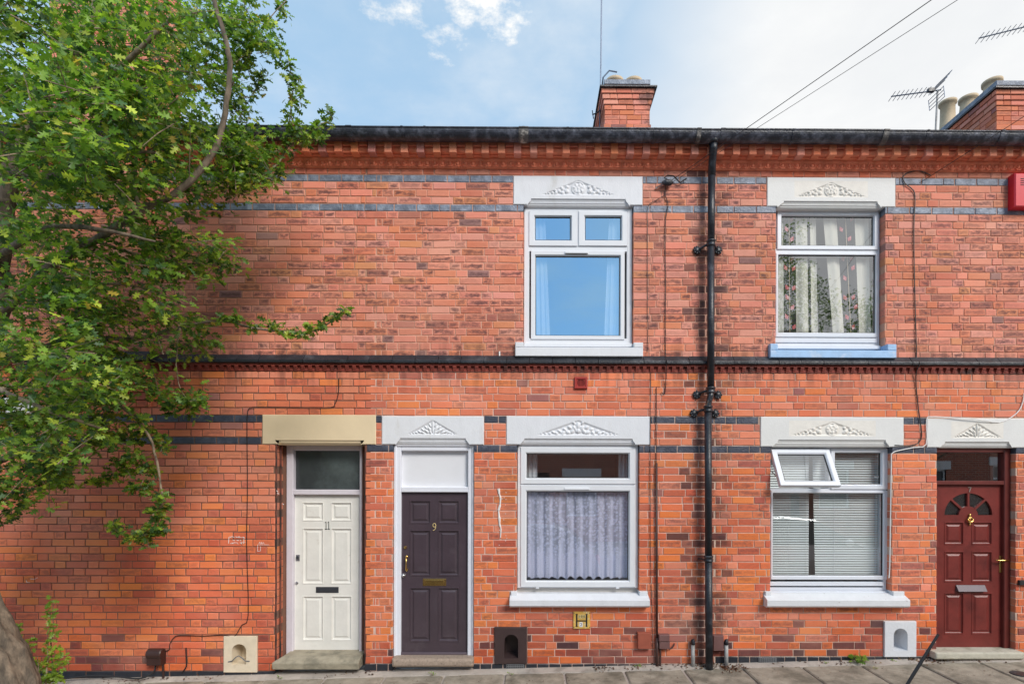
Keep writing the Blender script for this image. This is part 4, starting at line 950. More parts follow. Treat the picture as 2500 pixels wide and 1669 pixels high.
for s_ in (-1, 1):
    X = fx1 if s_ > 0 else fx0; i = 0 if s_ > 0 else 24
    k1 = min(range(25), key=lambda k: abs(bd[k][0]-X)+abs(bd[k][1]-fz1)); rng_ = [k for k in range(25) if (pts[k][0]*s_ > 0)]
    on_side = [k for k in rng_ if abs(bd[k][0]-X) < 1e-6]; on_top = [k for k in rng_ if abs(bd[k][1]-fz1) < 1e-6]
    ks = max(on_side, key=lambda k: bd[k][1]); kt = max(on_top, key=lambda k: bd[k][0]*s_)
    q.add([(bd[ks][0],Y,bd[ks][1]),(X,Y,fz1),(bd[kt][0],Y,bd[kt][1])], [(0,1,2)])
hb = [(cx+rx*hub*u, fz0+rz*hub*w_) for u, w_ in pts]
q.add([(cx,Y,fz0)]+[(x,Y,z) for x, z in hb], [(0,i,i+1) for i in range(1, 25)])
for i in range(24): q.add([(hb[i][0],Y,hb[i][1]),(hb[i+1][0],Y,hb[i+1][1]),(hb[i+1][0],Y+.03,hb[i+1][1]),(hb[i][0],Y+.03,hb[i][1])], [(0,1,2,3)])
for a in (45, 90, 135):
    u, w_ = math.cos(R_(a)), math.sin(R_(a)); n_ = Vector((-w_*rz, 0, u*rx)).normalized()*.011
    p0 = Vector((cx+rx*hub*.95*u, Y-.002, fz0+rz*hub*.95*w_)); p1 = Vector((cx+rx*1.02*u, Y-.002, fz0+rz*1.02*w_)); dp = Vector((0, .03, 0))
    q.add([p0+n_, p1+n_, p1-n_, p0-n_, p0+n_+dp, p1+n_+dp, p1-n_+dp, p0-n_+dp], [(0,1,2,3),(0,4,5,1),(3,2,6,7)])
q.build('fan_muntin', M_['door7'], dr)
for k in range(4):
    ss = [pts[i] for i in range(k*6, k*6+7)]; q = MB()
    vs = [(cx+rx*hub*.9*u, Y+.02, fz0+rz*hub*.9*w_) for u, w_ in ss]+[(cx+rx*1.03*u, Y+.02, fz0+rz*1.03*w_) for u, w_ in ss]
    q.add(vs, [(i, i+7, i+8, i+1) for i in range(6)]); q.build('fan_pane', GLASS_OBS, dr)
q = MB(); q.quad(fx0, fx1, fz0, fz1, Y+.06); q.build('fan_backing', M_['gasket'], dr)
letter_plate(dr, p4(1484, 1001, 1648, 1037), Y, mat('grey_letter_hood', (.085,.065,.08), .45, .1, 10, metal=.2), hood=True)
c = at(*reg4(1562, 457), Y); stroke_num(dr, [[(-.32,.5),(.36,.5),(.1,.1),(-.05,-.5)]], c, .05, Y, M_['numold'], .0045)
c = at(2366, 1268, Y); q = MB()
q.ball((c.x, Y-.012, c.z+.052), .014, .012, .016); q.ball((c.x, Y-.010, c.z+.030), .017, .012, .010); q.ball((c.x, Y-.012, c.z-.048), .010, .010, .016)
q.lathe([(.002, -.018), (.016, -.016), (.020, 0)], (c.x, Y, c.z+.008), 'y')
q.tube([(c.x+.030*math.cos(a), Y-.022, c.z+.010+.034*math.sin(a)) for a in [math.pi*(1+k/12) for k in range(13)]], [.006+.006*math.sin(math.pi*k/12) for k in range(13)], 7)
q.tube([(c.x-.030, Y-.02, c.z+.010), (c.x-.015, Y-.016, c.z+.022), (c.x+.015, Y-.016, c.z+.022), (c.x+.030, Y-.02, c.z+.010)], .006, 6); q.build('door_knocker', M_['brass'], dr, smooth=True)
c = at(*reg4(1741, 880), Y); q = MB(); q.cbox(c.x-.017, c.x+.017, Y-.010, Y, c.z-.098, c.z+.092, .005); hd = q.build('handle_plate', M_['brass'], dr)
c2_ = at(*reg4(1741, 858), Y); q = MB(); q.tube([(c2_.x, Y-.005, c2_.z), (c2_.x, Y-.045, c2_.z)], .009, 8); q.tube([(c2_.x+.05, Y-.048, c2_.z+.003), (c2_.x, Y-.05, c2_.z), (c2_.x-.07, Y-.046, c2_.z+.001), (c2_.x-.085, Y-.036, c2_.z+.004)], [.009, .009, .007, .007], 8); q.build('lever', M_['brass'], hd, smooth=True)
q = MB(); q.cbox(lf[0], lf[1], Y-.03, Y+.02, lf[2]-.016, lf[2]+.006, .004); q.build('threshold', M_['brass'], dr)
x0, x1, z0, z1 = rc(2277, 1588.5, 2493, 1606, -.05); q = MB(); q.cbox(x0, x1, -.10, .16, z0, z1, .012); q.build('doorstep', M_['step7'], H['7'], bevel=.01)
# moulded jamb bricks round door 11: two thin roll edges each side
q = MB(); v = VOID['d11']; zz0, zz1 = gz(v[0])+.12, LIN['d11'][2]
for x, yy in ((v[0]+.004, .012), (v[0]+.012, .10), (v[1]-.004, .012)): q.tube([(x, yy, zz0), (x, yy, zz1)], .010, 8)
q.build('jamb_roll', mat('dark_jamb', (.14,.045,.03), .7, .4, 8, .3, 40, col2=(.02,.014,.013), c2=(.45,.6), c2scale=5), H['11'])  # roll edges in dark red-brown, blotched to near black

# ================================================================== boot scraper niches
def scraper(hk, m, arch, label):
    """arch: px (x0, y_top, x1, y_bottom) of the niche"""
    x0, x1, z0, z1 = SCR[hk]; yf = -.022; a0, a1, b0, b1 = rc(*arch, yf); o = empty('boot_scraper_niche', ((x0+x1)/2, 0, z0)); o.parent = H[hk]
    o.matrix_parent_inverse = Matrix.Translation(-BASE[H[hk].name]); BASE[o.name] = Vector(((x0+x1)/2, 0, z0)); o.location = ((x0+x1)/2, 0, z0); o['label'] = label
    cx = (a0+a1)/2; r = (a1-a0)/2; zc_ = b1-r; n = 12
    inner = [(a0, b0), (a1, b0)] + [(cx+r*math.cos(math.pi*k/n), zc_+r*math.sin(math.pi*k/n)) for k in range(n+1)]
    q = MB(); c = .006
    # face around the niche: quads from the niche edge to the block edge
    def proj(p):
        u, w_ = p[0]-cx, p[1]-(z0+z1)/2; k = min(((x1-x0)/2-c)/abs(u) if abs(u) > 1e-5 else 9e9, ((z1-z0)/2-c)/abs(w_) if abs(w_) > 1e-5 else 9e9); return ((x0+x1)/2+u*k, (z0+z1)/2+w_*k)
    corners = [(x0+c, z0+c), (x1-c, z0+c), (x1-c, z1-c), (x0+c, z1-c)]
    ring_in = []; ring_out = []
    m_ = len(inner)
    for i in range(m_):
        p, p2_ = inner[i], inner[(i+1) % m_]; ring_in.append(p); ring_out.append(proj(p))
        for t_ in (.25, .5, .75):
            pm_ = (p[0]+(p2_[0]-p[0])*t_, p[1]+(p2_[1]-p[1])*t_); ring_in.append(pm_); ring_out.append(proj(pm_))
    for cn_ in corners:
        i = min(range(len(ring_out)), key=lambda k: (ring_out[k][0]-cn_[0])**2+(ring_out[k][1]-cn_[1])**2); ring_out[i] = cn_
    k = len(ring_in)
    q.add([(p[0], yf, p[1]) for p in ring_in]+[(p[0], yf, p[1]) for p in ring_out], [(i, (i+1) % k, k+(i+1) % k, k+i) for i in range(k)])
    q.ring(x0, x1, z0, z1, [(0, .10), (0, yf+c), (c*.3, yf+c*.3), (c, yf)])
    q.build('face', m, o)
    q = MB(); q.loft([[(p[0], yf, p[1]) for p in ring_in], [(cx+(p[0]-cx)*.86, .17, zc_+(p[1]-zc_)*.9) for p in ring_in]], caps=False)
    q.add([(cx+(p[0]-cx)*.86, .17, zc_+(p[1]-zc_)*.9) for p in ring_in], [tuple(range(k))]); q.build('niche', m, o)
    return o, (a0, a1, b0, b1)
o, a = scraper('11', M_['creamstone'], (566, 1571, 601, 1622), 'cream stone boot scraper niche with curved worn lip')
q = MB(); cx = (a[0]+a[1])/2
q.tube([(cx-.115, -.024, a[2]+.035), (cx-.07, -.03, a[2]+.045), (cx-.03, -.03, a[2]+.085), (cx, -.03, a[2]+.10), (cx+.035, -.03, a[2]+.08), (cx+.07, -.03, a[2]+.045), (cx+.115, -.024, a[2]+.04)], .006, 6); q.build('scraper_bar', M_['lead'], o)
o, a = scraper('9', M_['scrbrown'], (1231, 1548, 1265, 1606), 'dark brown boot scraper niche below the window')
o, a = scraper('7', M_['scrwhite'], (2182, 1533, 2216, 1587), 'white painted boot scraper niche beside the oxblood door')
# ================================================================== gutter and downpipe
zg = at(1250, 312.5, -.295).z; RG = .078; YG = -.212
gt = empty('rain_gutter', (0, YG, zg-RG), 'long black cast iron gutter along the eaves', 'gutter')
xs = [-6.7, at(610, 330, -.3).x, at(850, 330, -.3).x, at(1278, 330, -.3).x, at(1708, 330, -.3).x, at(1766, 330, -.3).x, at(2166, 330, -.3).x, at(2450, 330, -.3).x, 6.6]
prof = [(YG+RG, zg)] + [(YG-RG*math.cos(a)*-1 if 0 else YG+RG*math.cos(a), zg-RG*math.sin(a)*1.12) for a in [math.pi*k/14 for k in range(1, 14)]] + [(YG-RG, zg), (YG-RG-.008, zg+.002), (YG-RG-.009, zg+.012), (YG-RG+.004, zg+.012), (YG-RG+.006, zg)]
prof += [(YG-(RG-.006)*math.cos(a), zg-(RG-.006)*math.sin(a)) for a in [math.pi*k/14 for k in range(1, 14)]]
def gprof(s): return [(YG+(y-YG)*s, zg+(z-zg)*s) for y, z in prof]
for i in range(len(xs)-1):
    q = MB(); dzv = [0, .0, -.001, .001, -.003, .002, -.002, -.004][i]
    q.extrude_x([(y, z+dzv) for y, z in gprof(1)], xs[i]+.002, xs[i+1]-.002); q.build('gutter_section', M_['gutter'], gt)
for i, x in enumerate(xs[1:-1]):
    q = MB(); w = (.03, .03, .05, .022, .022, .03, .02)[i]
    q.extrude_x(gprof(1.075), x-w, x+w)
    if i == 2: q.extrude_x(gprof(1.10), x-w*.25, x+w*.25)
    q.build('joint_collar', M_['gsealant'] if i in (2, 3, 5) else M_['gutter'], gt)
for px in (980, 1036, 1386, 1600, 1940, 2268):
    x = at(px, 330, -.3).x; q = MB(); q.extrude_x(gprof(1.05), x-.012, x+.012); q.build('gutter_bracket', M_['gutter'], gt)
# downpipe
def P(px, py, Y): return at(px, py, Y)
pipe = empty('downpipe', (PIPE_X, -.1, gz(PIPE_X)), 'tall black cast iron downpipe running from gutter to pavement', 'downpipe')
yp = -.105
q = MB(); q.tube([P(1742, 350, -.21), P(1741.5, 362, -.20), P(1740, 385, -.15), P(1738.5, 402, -.115), P(1738, 430, yp)], .040, 14); q.lathe([(.05, 0), (.056, .01), (.056, .05), (.05, .06)], P(1742, 350, -.21), 'z', 16); q.build('swan_neck', M_['iron'], pipe, smooth=True)
q = MB(); q.tube([P(1737.5, 428, yp), P(1736, 600, yp)], .0375, 16); q.build('pipe_section', M_['iron'], pipe, smooth=True)
q = MB(); q.tube([P(1735.5, 598, yp), P(1735.5, 955, yp)], .0375, 16); q.build('pipe_section', M_['iron'], pipe, smooth=True)
q = MB(); q.tube([P(1735.5, 950, yp), P(1734.5, 968, yp), P(1731, 980, yp-.004), P(1729, 992, yp), P(1728.5, 1004, yp)], [.036, .034, .032, .034, .036], 14); q.build('offset_bend', mat('rusting_black_iron', (.014,.016,.022), .25, .4, 8, .5, 40, col2=(.22,.15,.09), c2=(.55,.66), c2scale=16, coat=.3), pipe, smooth=True)
q = MB(); q.tube([P(1728.5, 1000, yp), P(1730, 1366, yp)], .0375, 16); q.build('pipe_section', M_['iron'], pipe, smooth=True)
q = MB(); q.tube([P(1730, 1364, yp), P(1731.5, 1637, yp)], .0385, 16); q.build('pipe_section', M_['iron'], pipe, smooth=True)
def clamp(px, py, ears=True, r=.046):
    c = P(px, py, yp); q = MB()
    q.lathe([(.037, -.035), (r, -.030), (r, -.016), (r-.004, -.012), (r-.004, .012), (r+.003, .016), (r+.003, .030), (.037, .036)], c, 'z', 18); k = q.build('pipe_socket', M_['iron'], pipe, smooth=True)
    if ears:
        q = MB()
        for s in (-1, 1):
            cx = c.x+s*.115-.008; zc_ = c.z-.035
            q.tube([(c.x+s*.03, yp+.01, c.z-.002), (c.x+s*.07, -.035, c.z-.012), (cx, -.016, zc_)], [.014, .012, .010], 7)
            q.lathe([(.002, -.026), (.020, -.024), (.034, -.014), (.040, -.006), (.040, .004)], (cx, -.004, zc_), 'y', 14)
            for m in range(8):
                a = 2*math.pi*m/8; q.ball((cx+.034*math.cos(a), -.016, zc_+.034*math.sin(a)), .014, .010, .014, 6, 4)
        q.build('wall_bracket', M_['iron'], k, smooth=True)
clamp(1736, 594); clamp(1735.5, 952); clamp(1728.5, 998); clamp(1730, 1363, False); 
c = P(1730, 1366, yp); q = MB(); q.tube([(c.x-.08, -.02, c.z+.004), (c.x-.05, yp+.02, c.z), (c.x, yp-.03, c.z), (c.x+.05, yp+.02, c.z)], .010, 6); q.build('strap', M_['iron'], pipe)

# ================================================================== chimneys
def chimney(hk, x0, x1, y0, y1, zb, zt, label, rings=True, pots=(), neck=True, cap=True):
    ch = empty('chimney', ((x0+x1)/2, y0, zb)); ch.parent = H[hk]; ch.matrix_parent_inverse = Matrix.Translation(-BASE[H[hk].name]); ch['label'] = label
    n = int((zt-zb)/COURSE); n_top = n
    single = []; field = []
    q = MB(); q.box(x0+.012, x1-.012, y0+.012, y1-.012, zb, zt); q.build('core', MORT['7'], ch)
    top = MB()
    for r in range(n):
        z0 = zt-(r+1)*COURSE; z1 = z0+COURSE; g = 0
        if rings: g = {0: .060, 1: .042, 2: .022, 3: .006, 7: .016}.get(r, 0)
        X0, X1, Y0, Y1 = x0-g, x1+g, y0-g, y1+g
        if g: top.box(X0+.01, X1-.01, Y0+.01, Y1-.01, z0+.004, z1-.004)
        P_ = (r % 2)*.12
        for face, L_ in ((0, X1-X0), (1, Y1-Y0), (2, Y1-Y0)):
            u = -P_
            while u < L_:
                w = .2405 if random.random() < .7 else .1205
                a, c = max(u, 0), min(u+w, L_); u += w
                if c-a < .03: continue
                col = (*pick(PAL_UP[:5]+[((.40,.16,.14), 1.5), ((.66,.20,.10), 3)]), random.choice((0, .2, .5)))
                if face == 0: vs = brick_verts(X0+a+JX, X0+c-JX, z0+JZ, z1-JZ, Y0+.05, Y0)
                else:
                    vv = brick_verts(a+JX, c-JX, z0+JZ, z1-JZ, .05, 0)
                    vs = [(X0+p[1], Y1-p[0], p[2]) for p in vv] if face == 1 else [(X1-p[1], Y0+p[0], p[2]) for p in vv]
                if face < 2 and len(single) < 130 and r < 11: single.append((vs, col))
                else: field.append((vs, col))
    for vs, col in single:
        me = bpy.data.meshes.new('brick'); c0 = Vector(vs[0]); me.from_pydata([tuple(Vector(p)-c0) for p in vs], [], BF); me.materials.append(BRICK_O); add_loc(me, [3.0])
        o = bpy.data.objects.new('brick', me); COL.objects.link(o); o.parent = ch; o.matrix_parent_inverse = Matrix.Translation(-BASE[ch.name]); o.location = c0; o.color = col
    fo = bpy.data.objects.new('brickwork', field_mesh('brickwork', field, BRICK_A)); put(fo, ch); fo['kind'] = 'stuff'
    if top.v: top.build('corbel_core', MORT['7'], ch)
    if cap:
        q = MB(); q.box(x0-.09, x1+.10, y0-.10, y1+.09, zt, zt+.022); q.build('drip_slate', M_['coping'], ch)
    if neck:
        nb = []
        for r in range(2):
            z0 = zt+.022+r*COURSE; 
            if r == 0:
                for face, L_ in ((0, x1-x0), (1, y1-y0)):
                    u = 0
                    while u < L_-.03:
                        w = min(.24, L_-u); vv = brick_verts(u+JX, u+w-JX, z0+JZ, z0+COURSE-JZ, .05, 0); u += .24
                        nb.append(([(x0+p[0], y0+p[1], p[2]) for p in vv] if face == 0 else [(x0+p[1], y1-p[0], p[2]) for p in vv], (*pick([((.46,.17,.14), 2), ((.58,.18,.11), 2), ((.40,.30,.16), 1)]), .5)))
        fo = bpy.data.objects.new('neck_course', field_mesh('neck_course', nb, BRICK_A)); put(fo, ch); fo['kind'] = 'stuff'
        q = MB(); q.box(x0+.01, x1-.01, y0+.01, y1-.01, zt+.02, zt+.022+COURSE); q.build('neck_core', M_['lead'], ch)
        q = MB(); q.cbox(x0-.006, x1+.006, y0-.008, y1, zt+.022+COURSE, zt+.022+2*COURSE, .005); q.build('capping_course', M_['blue'], ch)
    zt2 = zt+.022+2*COURSE
    for px_, py_, ztop in pots:
        hgt = ztop-zt2; q = MB(); q.lathe([(.165, 0), (.165, .05), (.14, .07), (.125, hgt*.6), (.12, hgt-.06), (.15, hgt-.05), (.152, hgt), (.115, hgt), (.11, hgt*.4)], (px_, py_, zt2), 'z', 20); q.build('chimney_pot', M_['pot'], ch, smooth=True)
    return ch
zcap = at(1530, 221.5, 3.0).z
x0, x1 = at(1476, 290, 3.0).x, at(1586.5, 290, 3.0).x
chimney('9', x0, x1, 3.0, 4.9, zcap-2.2, zcap, 'slim chimney stack with corbelled rings above the middle of the row', pots=((x0+.22, 3.40, zcap+.44), (x0+.54, 3.40, zcap+.43), (x0+.22, 4.3, zcap+.5), (x0+.54, 4.3, zcap+.5)))
x0 = at(2433, 260, 3.0).x; x1 = x0+.95
chimney('7', x0, x1, 3.0, 4.9, zcap-2.2, zcap+.03, 'broad chimney stack at the right edge with buff pots', pots=((x0+.26, 3.40, zcap+.48), (x0+.26, 3.92, zcap+.56), (x0+.40, 4.6, zcap+.96), (x0+.75, 3.5, zcap+.46)))
x0, x1 = at(120, 200, 3.0).x, at(356, 200, 3.0).x
chimney('11', x0, x1, 3.0, 3.9, zcap-2.4, zcap+2.2, 'tall plain brick stack behind the tree', rings=False, neck=False, cap=False)
# lead bracket ring strapped round the middle stack
# ================================================================== aerials
def rod(q, a, c, r=.006, n=5): q.tube([a, c], r, n)
xm = at(1466, 200, 3.25).x
ap = empty('aerial_mast', (xm, 3.25, zcap-1.0), 'tall thin aerial pole strapped to the slim chimney', 'aerial mast')
q = MB(); q.tube([at(1464, 318, 3.25), at(1467, 150, 3.25), at(1469, -40, 3.25), at(1470, -120, 3.25)], .011, 7); q.build('pole', M_['alu'], ap)
q = MB(); q.tube([at(1464, 270, 3.25), at(1456, 277, 3.25), at(1446, 280, 3.25)], .010, 6); rod(q, at(1446, 270, 3.25), at(1449, 290, 3.25), .008); q.build('cable_bracket', M_['iron'], ap)
q = MB()
for zz in (.10, .16):
    a0, a1 = at(1476, 300, 3.0).x, at(1586, 300, 3.0).x
q.tube([(xm, 3.2, zcap+.02), (xm+.02, 3.05, zcap+.25), (xm+.12, 3.05, zcap+.36), (xm+.25, 3.08, zcap+.36)], .012, 6); q.build('lashing_strap', M_['alu'], ap)
def yagi(name, label, tip, tail, mast, Y, nel, with_mast=True, refl=True):
    t0, t1 = at(*tip, Y), at(*tail, Y); o = empty(name, (t1.x, Y, t1.z), label, 'aerial', 'television aerials above the roofs')
    q = MB(); rod(q, t0, t1, .010); q.build('boom', M_['alu'], o)
    q = MB()
    for k in range(nel):
        p = t0.lerp(t1, (k+.15)/(nel+2.2)); rod(q, p+Vector((0, -.085, .02)), p+Vector((0, .085, -.02)), .0045)
    eo = q.build('directors', M_['alu'], o); eo['kind'] = 'stuff'
    if refl:
        q = MB(); p = t0.lerp(t1, .90)
        for s in (-1, 1):
            for k in range(4):
                d = .05+.05*k; rod(q, p+Vector((.02+d*.7*(1 if s > 0 else .2)-.03, -.16, s*d)), p+Vector((.02+d*.7*(1 if s > 0 else .2)-.03, .16, s*d)), .005)
            for yy in (-.16, .16): rod(q, p+Vector((0, yy, s*.04)), p+Vector((.02+.2*.7*(1 if s > 0 else .2)-.03, yy, s*.2)), .005)
        q.build('reflector', M_['alu'], o)
        q = MB(); c = t0.lerp(t1, .80); q.box(c.x-.05, c.x+.05, c.y-.025, c.y+.025, c.z-.01, c.z+.04); q.build('dipole_box', M_['iron'], o)
    if with_mast: q = MB(); q.tube([at(*mast[0], Y), at(*mast[1], Y)], .014, 7); q.build('mast', M_['galv'], o)
    return o
yagi('tv_aerial', 'spiky television aerial on a short mast beside the right chimney', (2176, 236), (2297, 220), ((2289, 222), (2284, 325)), 2.5, 9)
yagi('tv_aerial', 'television aerial cut off by the top right corner of the picture', (2390, 94), (2640, 32), ((2625, 36), (2618, 330)), 2.5, 17)

# ================================================================== overhead wires, pole and wall cables
def polycable(name, pts, r, m, label, Y=-.012, n=5, cat='cable', group=None):
    q = MB(); P3 = [at(*p[:2], p[2] if len(p) > 2 else Y) for p in pts]
    sm = [P3[0]]
    for i in range(len(P3)-1):                       # catmull-rom for a soft run
        p0, p1, p2_, p3 = P3[max(i-1, 0)], P3[i], P3[i+1], P3[min(i+2, len(P3)-1)]
        for k in range(1, 4):
            t_ = k/3; sm.append(.5*((2*p1)+(p2_-p0)*t_+(2*p0-5*p1+4*p2_-p3)*t_*t_+(3*p1-p0-3*p2_+p3)*t_**3))
    q.tube(sm, r, n); return tag(q.build(name, m), label, cat, group)
POLE = Vector((8.2, -11.0, 0)); pz = gz(POLE.x, -4.2)
tp = empty('telegraph_pole', (POLE.x, POLE.y, pz), 'wooden telegraph pole on the far pavement, reflected in the windows', 'pole')
q = MB(); q.tube([(POLE.x, POLE.y, pz-.1), (POLE.x, POLE.y, pz+7.2)], [.13, .10], 12); q.build('post', M_['bark'], tp)
q = MB(); q.box(POLE.x-.5, POLE.x+.5, POLE.y-.05, POLE.y+.05, pz+6.6, pz+6.7); q.build('crossarm', M_['bark'], tp)
A1 = at(1640, 440, -.06); A2 = at(2245, 447, -.05)
def wire(a, c, r, label):
    q = MB(); n = 14; q.tube([Vector(a).lerp(Vector(c), k/n)-Vector((0, 0, .12*math.sin(math.pi*k/n)*(.2 if k < 4 else .5))) for k in range(n+1)], r, 5)
    return tag(q.build('overhead_wire', M_['cable']), label, 'wire', 'overhead wires to the telegraph pole')
wire(A1, (POLE.x-.3, POLE.y, 5.72), .0031, 'thicker overhead wire rising to the upper right from the middle of the eaves')
wire(at(1640, 446, -.06), (POLE.x+.2, POLE.y, 5.56), .0021, 'thinner lower overhead wire rising to the upper right beside the thicker one')
wire(A2, (POLE.x, POLE.y, 6.85), .003, 'overhead wire to the bracket left of the red alarm box')
# anchor bracket with black clamp
br = empty('cable_anchor', at(1625, 447, -.03), 'black cable anchor on the wall right of the upper white window', 'cable anchor')
c = at(1630, 446, -.05); q = MB(); q.ball(c, .062, .03, .034, 10, 8); q.build('clamp', M_['iron'], br)
q = MB(); q.tube([at(1622, 448, -.05), at(1608, 455, -.03), at(1603, 459, -.012)], .007, 6); q.ball(at(1602, 459, -.012), .012); q.build('hook', M_['chrome'], br)
q = MB(); q.tube([at(1632, 440, -.05), at(1622, 434, -.05), at(1630, 428, -.05), at(1645, 430, -.04), at(1660, 446, -.03), at(1676, 436, -.03)], .007, 6); q.build('cable_loop', M_['cable'], br)
polycable('wall_cable', [(1625, 452), (1624, 475), (1631, 500), (1625, 535), (1624, 600), (1625, 700), (1624, 800), (1625, 862), (1627, 874, -.07), (1627, 886, -.07), (1626, 905, -.04), (1625, 940), (1622, 962), (1615, 957)], .0045, M_['cable'], 'black cable hanging from the anchor down past the string course, ending in a hook')
polycable('wall_cable', [(1624, 476), (1600, 490), (1582, 505), (1581, 560), (1581, 700), (1582, 858)], .0032, M_['cable'], 'thin dark cable just right of the upper window with two top lights')
polycable('wall_cable', [(1589, 908), (1588, 980), (1587, 1100), (1588, 1350), (1592, 1500), (1594, 1600)], .0032, M_['cable'], 'thin dark cable beside the brown conduit right of the lace window')
polycable('wall_cable', [(1602.5, 945), (1602, 1040), (1602, 1135)], .0045, M_['cable'], 'short black cable above the brown conduit')
polycable('wall_cable', [(2272, 428), (2248, 418), (2220, 420), (2205, 432), (2210, 448), (2230, 465), (2234, 490), (2231, 560), (2233, 700), (2237, 840), (2238, 875), (2246, 886, -.07), (2238, 905, -.04), (2236, 930), (2240, 980), (2247, 1030), (2250, 1065), (2240, 1082), (2215, 1087), (2185, 1086)], .0055, M_['cable'], 'black cable snaking down the wall right of the blue sill window')
polycable('wall_cable', [(2500, 960), (2496, 985), (2480, 1010), (2440, 1030), (2380, 1022, -.035), (2310, 1018, -.02), (2275, 1017, -.02), (2262, 1024), (2261, 1084, -.012), (2230, 1092), (2200, 1098), (2178, 1106), (2176, 1130), (2174, 1250), (2172, 1380), (2170, 1410)], .0055, M_['wcable'], 'white cable looping over the door 7 lintel and down beside the window')
polycable('wall_cable', [(827, 924), (826, 960), (818, 985), (806, 994), (740, 994), (650, 993), (612, 995), (604, 1010), (603, 1060), (604, 1200), (602, 1330), (606, 1500), (590, 1525), (575, 1550), (565, 1553), (540, 1549), (500, 1551), (440, 1550), (425, 1555), (415, 1570), (413, 1585), (400, 1588)], .0045, M_['cable'], 'black cable running round the cream lintel and down to the brown junction box')
polycable('ground_cable', [(380, 1622, -.03), (374, 1640, -.06), (340, 1655, -.10), (280, 1650, -.08), (220, 1648, -.08), (120, 1660, -.08), (60, 1664, -.1)], .009, M_['cable'], 'thick black cable lying along the foot of the wall behind the trunk')
polycable('wall_cable', [(454, 1580), (455, 1605), (455, 1625), (445, 1640)], .007, M_['cable'], 'short dark cable stub right of the brown junction box')

# ================================================================== things fixed to the wall
def on_wall(name, px, Y0, m, label, cat, bevel=.004, parent=None, Y1=0.0):
    x0, x1, z0, z1 = rc(*px, Y0); q = MB(); q.cbox(x0, x1, Y0, Y1, z0, z1, bevel); o = q.build(name, m, parent)
    return tag(o, label, cat) if label else o
# junction box on 11
jb = empty('junction_box', at(381, 1622, 0), 'dark brown cylindrical electric junction box low on the orange wall', 'junction box')
x0, x1, z0, z1 = rc(364, 1579, 400, 1620, -.04); q = MB(); q.lathe([(.002, 0), (.05, 0), (.058, .01), (.058, x1-x0-.01), (.05, x1-x0), (.002, x1-x0)], (x0, -.05, z1-.065), 'x', 18); q.cbox(x0+.004, x1-.004, -.09, 0, z0, z1-.06, .006); q.build('case', M_['dkbox'], jb)
q = MB(); q.tube([at(398, 1618, -.03), at(399, 1655, -.03)], .012, 7); q.build('conduit', M_['dkbox'], jb)
# street plate glimpsed through the leaves
on_wall('wall_plate', (-30, 968, 84, 1009), -.02, M_['plate'], 'white plate on the wall glimpsed through the leaves', 'plate')
# red air vent
av = empty('air_vent', at(1418, 948, 0), 'small square red air vent under the string course', 'vent')
x0, x1, z0, z1 = rc(1402.5, 920, 1434, 948, -.02); q = MB(); q.ring(x0, x1, z0, z1, [(0, .01), (0, -.022), (.004, -.026), (.020, -.026), (.026, -.014)]); q.build('frame', M_['redvent'], av)
q = MB(); q.quad(x0+.02, x1-.02, z0+.02, z1-.02, -.008); q.build('duct', M_['ventdark'], av)
q = MB(); cx, cz = (x0+x1)/2, (z0+z1)/2; n = 24; r = .042; vs = []
for k in range(n):
    a = 2*math.pi*k/n; u, w_ = math.cos(a), math.sin(a); kk = min((x1-x0)/2-.022, 9)/max(abs(u), abs(w_)); vs += [(cx+r*u, -.016, cz+r*w_), (cx+kk*u, -.016, cz+kk*w_)]
q.add(vs, [(2*k, 2*k+1, (2*k+3) % (2*n), (2*k+2) % (2*n)) for k in range(n)])
for k in range(-3, 4): q.box(cx-r, cx+r, -.015, -.011, cz+k*.012-.0025, cz+k*.012+.0025)
q.box(cx-.002, cx+.002, -.017, -.010, cz-r, cz+r); q.build('grille', M_['redvent'], av)
# hydrant sign
hs = empty('hydrant_sign', at(1420, 1534, 0), 'yellow hydrant sign with black H, 100 and 2 under the lace window', 'sign')
x0, x1, z0, z1 = rc(1399.5, 1492, 1441, 1534, -.015); q = MB(); q.cbox(x0, x1, -.016, .002, z0, z1, .004); q.build('plate', M_['sign'], hs, bevel=.003)
w_, h_ = x1-x0, z1-z0; S = lambda u, v: (x0+w_*u, z0+h_*v)
q = MB()
for (u0, u1, v0, v1) in ((.16, .25, .12, .87), (.74, .83, .12, .87), (.25, .74, .43, .50)):
    a, c = S(u0, v0), S(u1, v1); q.box(a[0], c[0], -.0178, -.0150, a[1], c[1])
for (u0, u1, v0, v1) in ((.13, .27, .83, .87), (.13, .27, .12, .15), (.72, .85, .83, .87), (.73, .84, .12, .15)):
    a, c = S(u0, v0), S(u1, v1); q.box(a[0], c[0], -.0177, -.0150, a[1], c[1])
q.build('letter_h', M_['ink'], hs)
q = MB()
for u in (.03, .95):
    for v in (.06, .88): a = S(u, v); q.lathe([(.001, -.004), (.004, -.003), (.005, 0)], (a[0]+.004, -.016, a[1]+.006), 'y', 8)
q.build('rivet', M_['darkmetal'], hs)
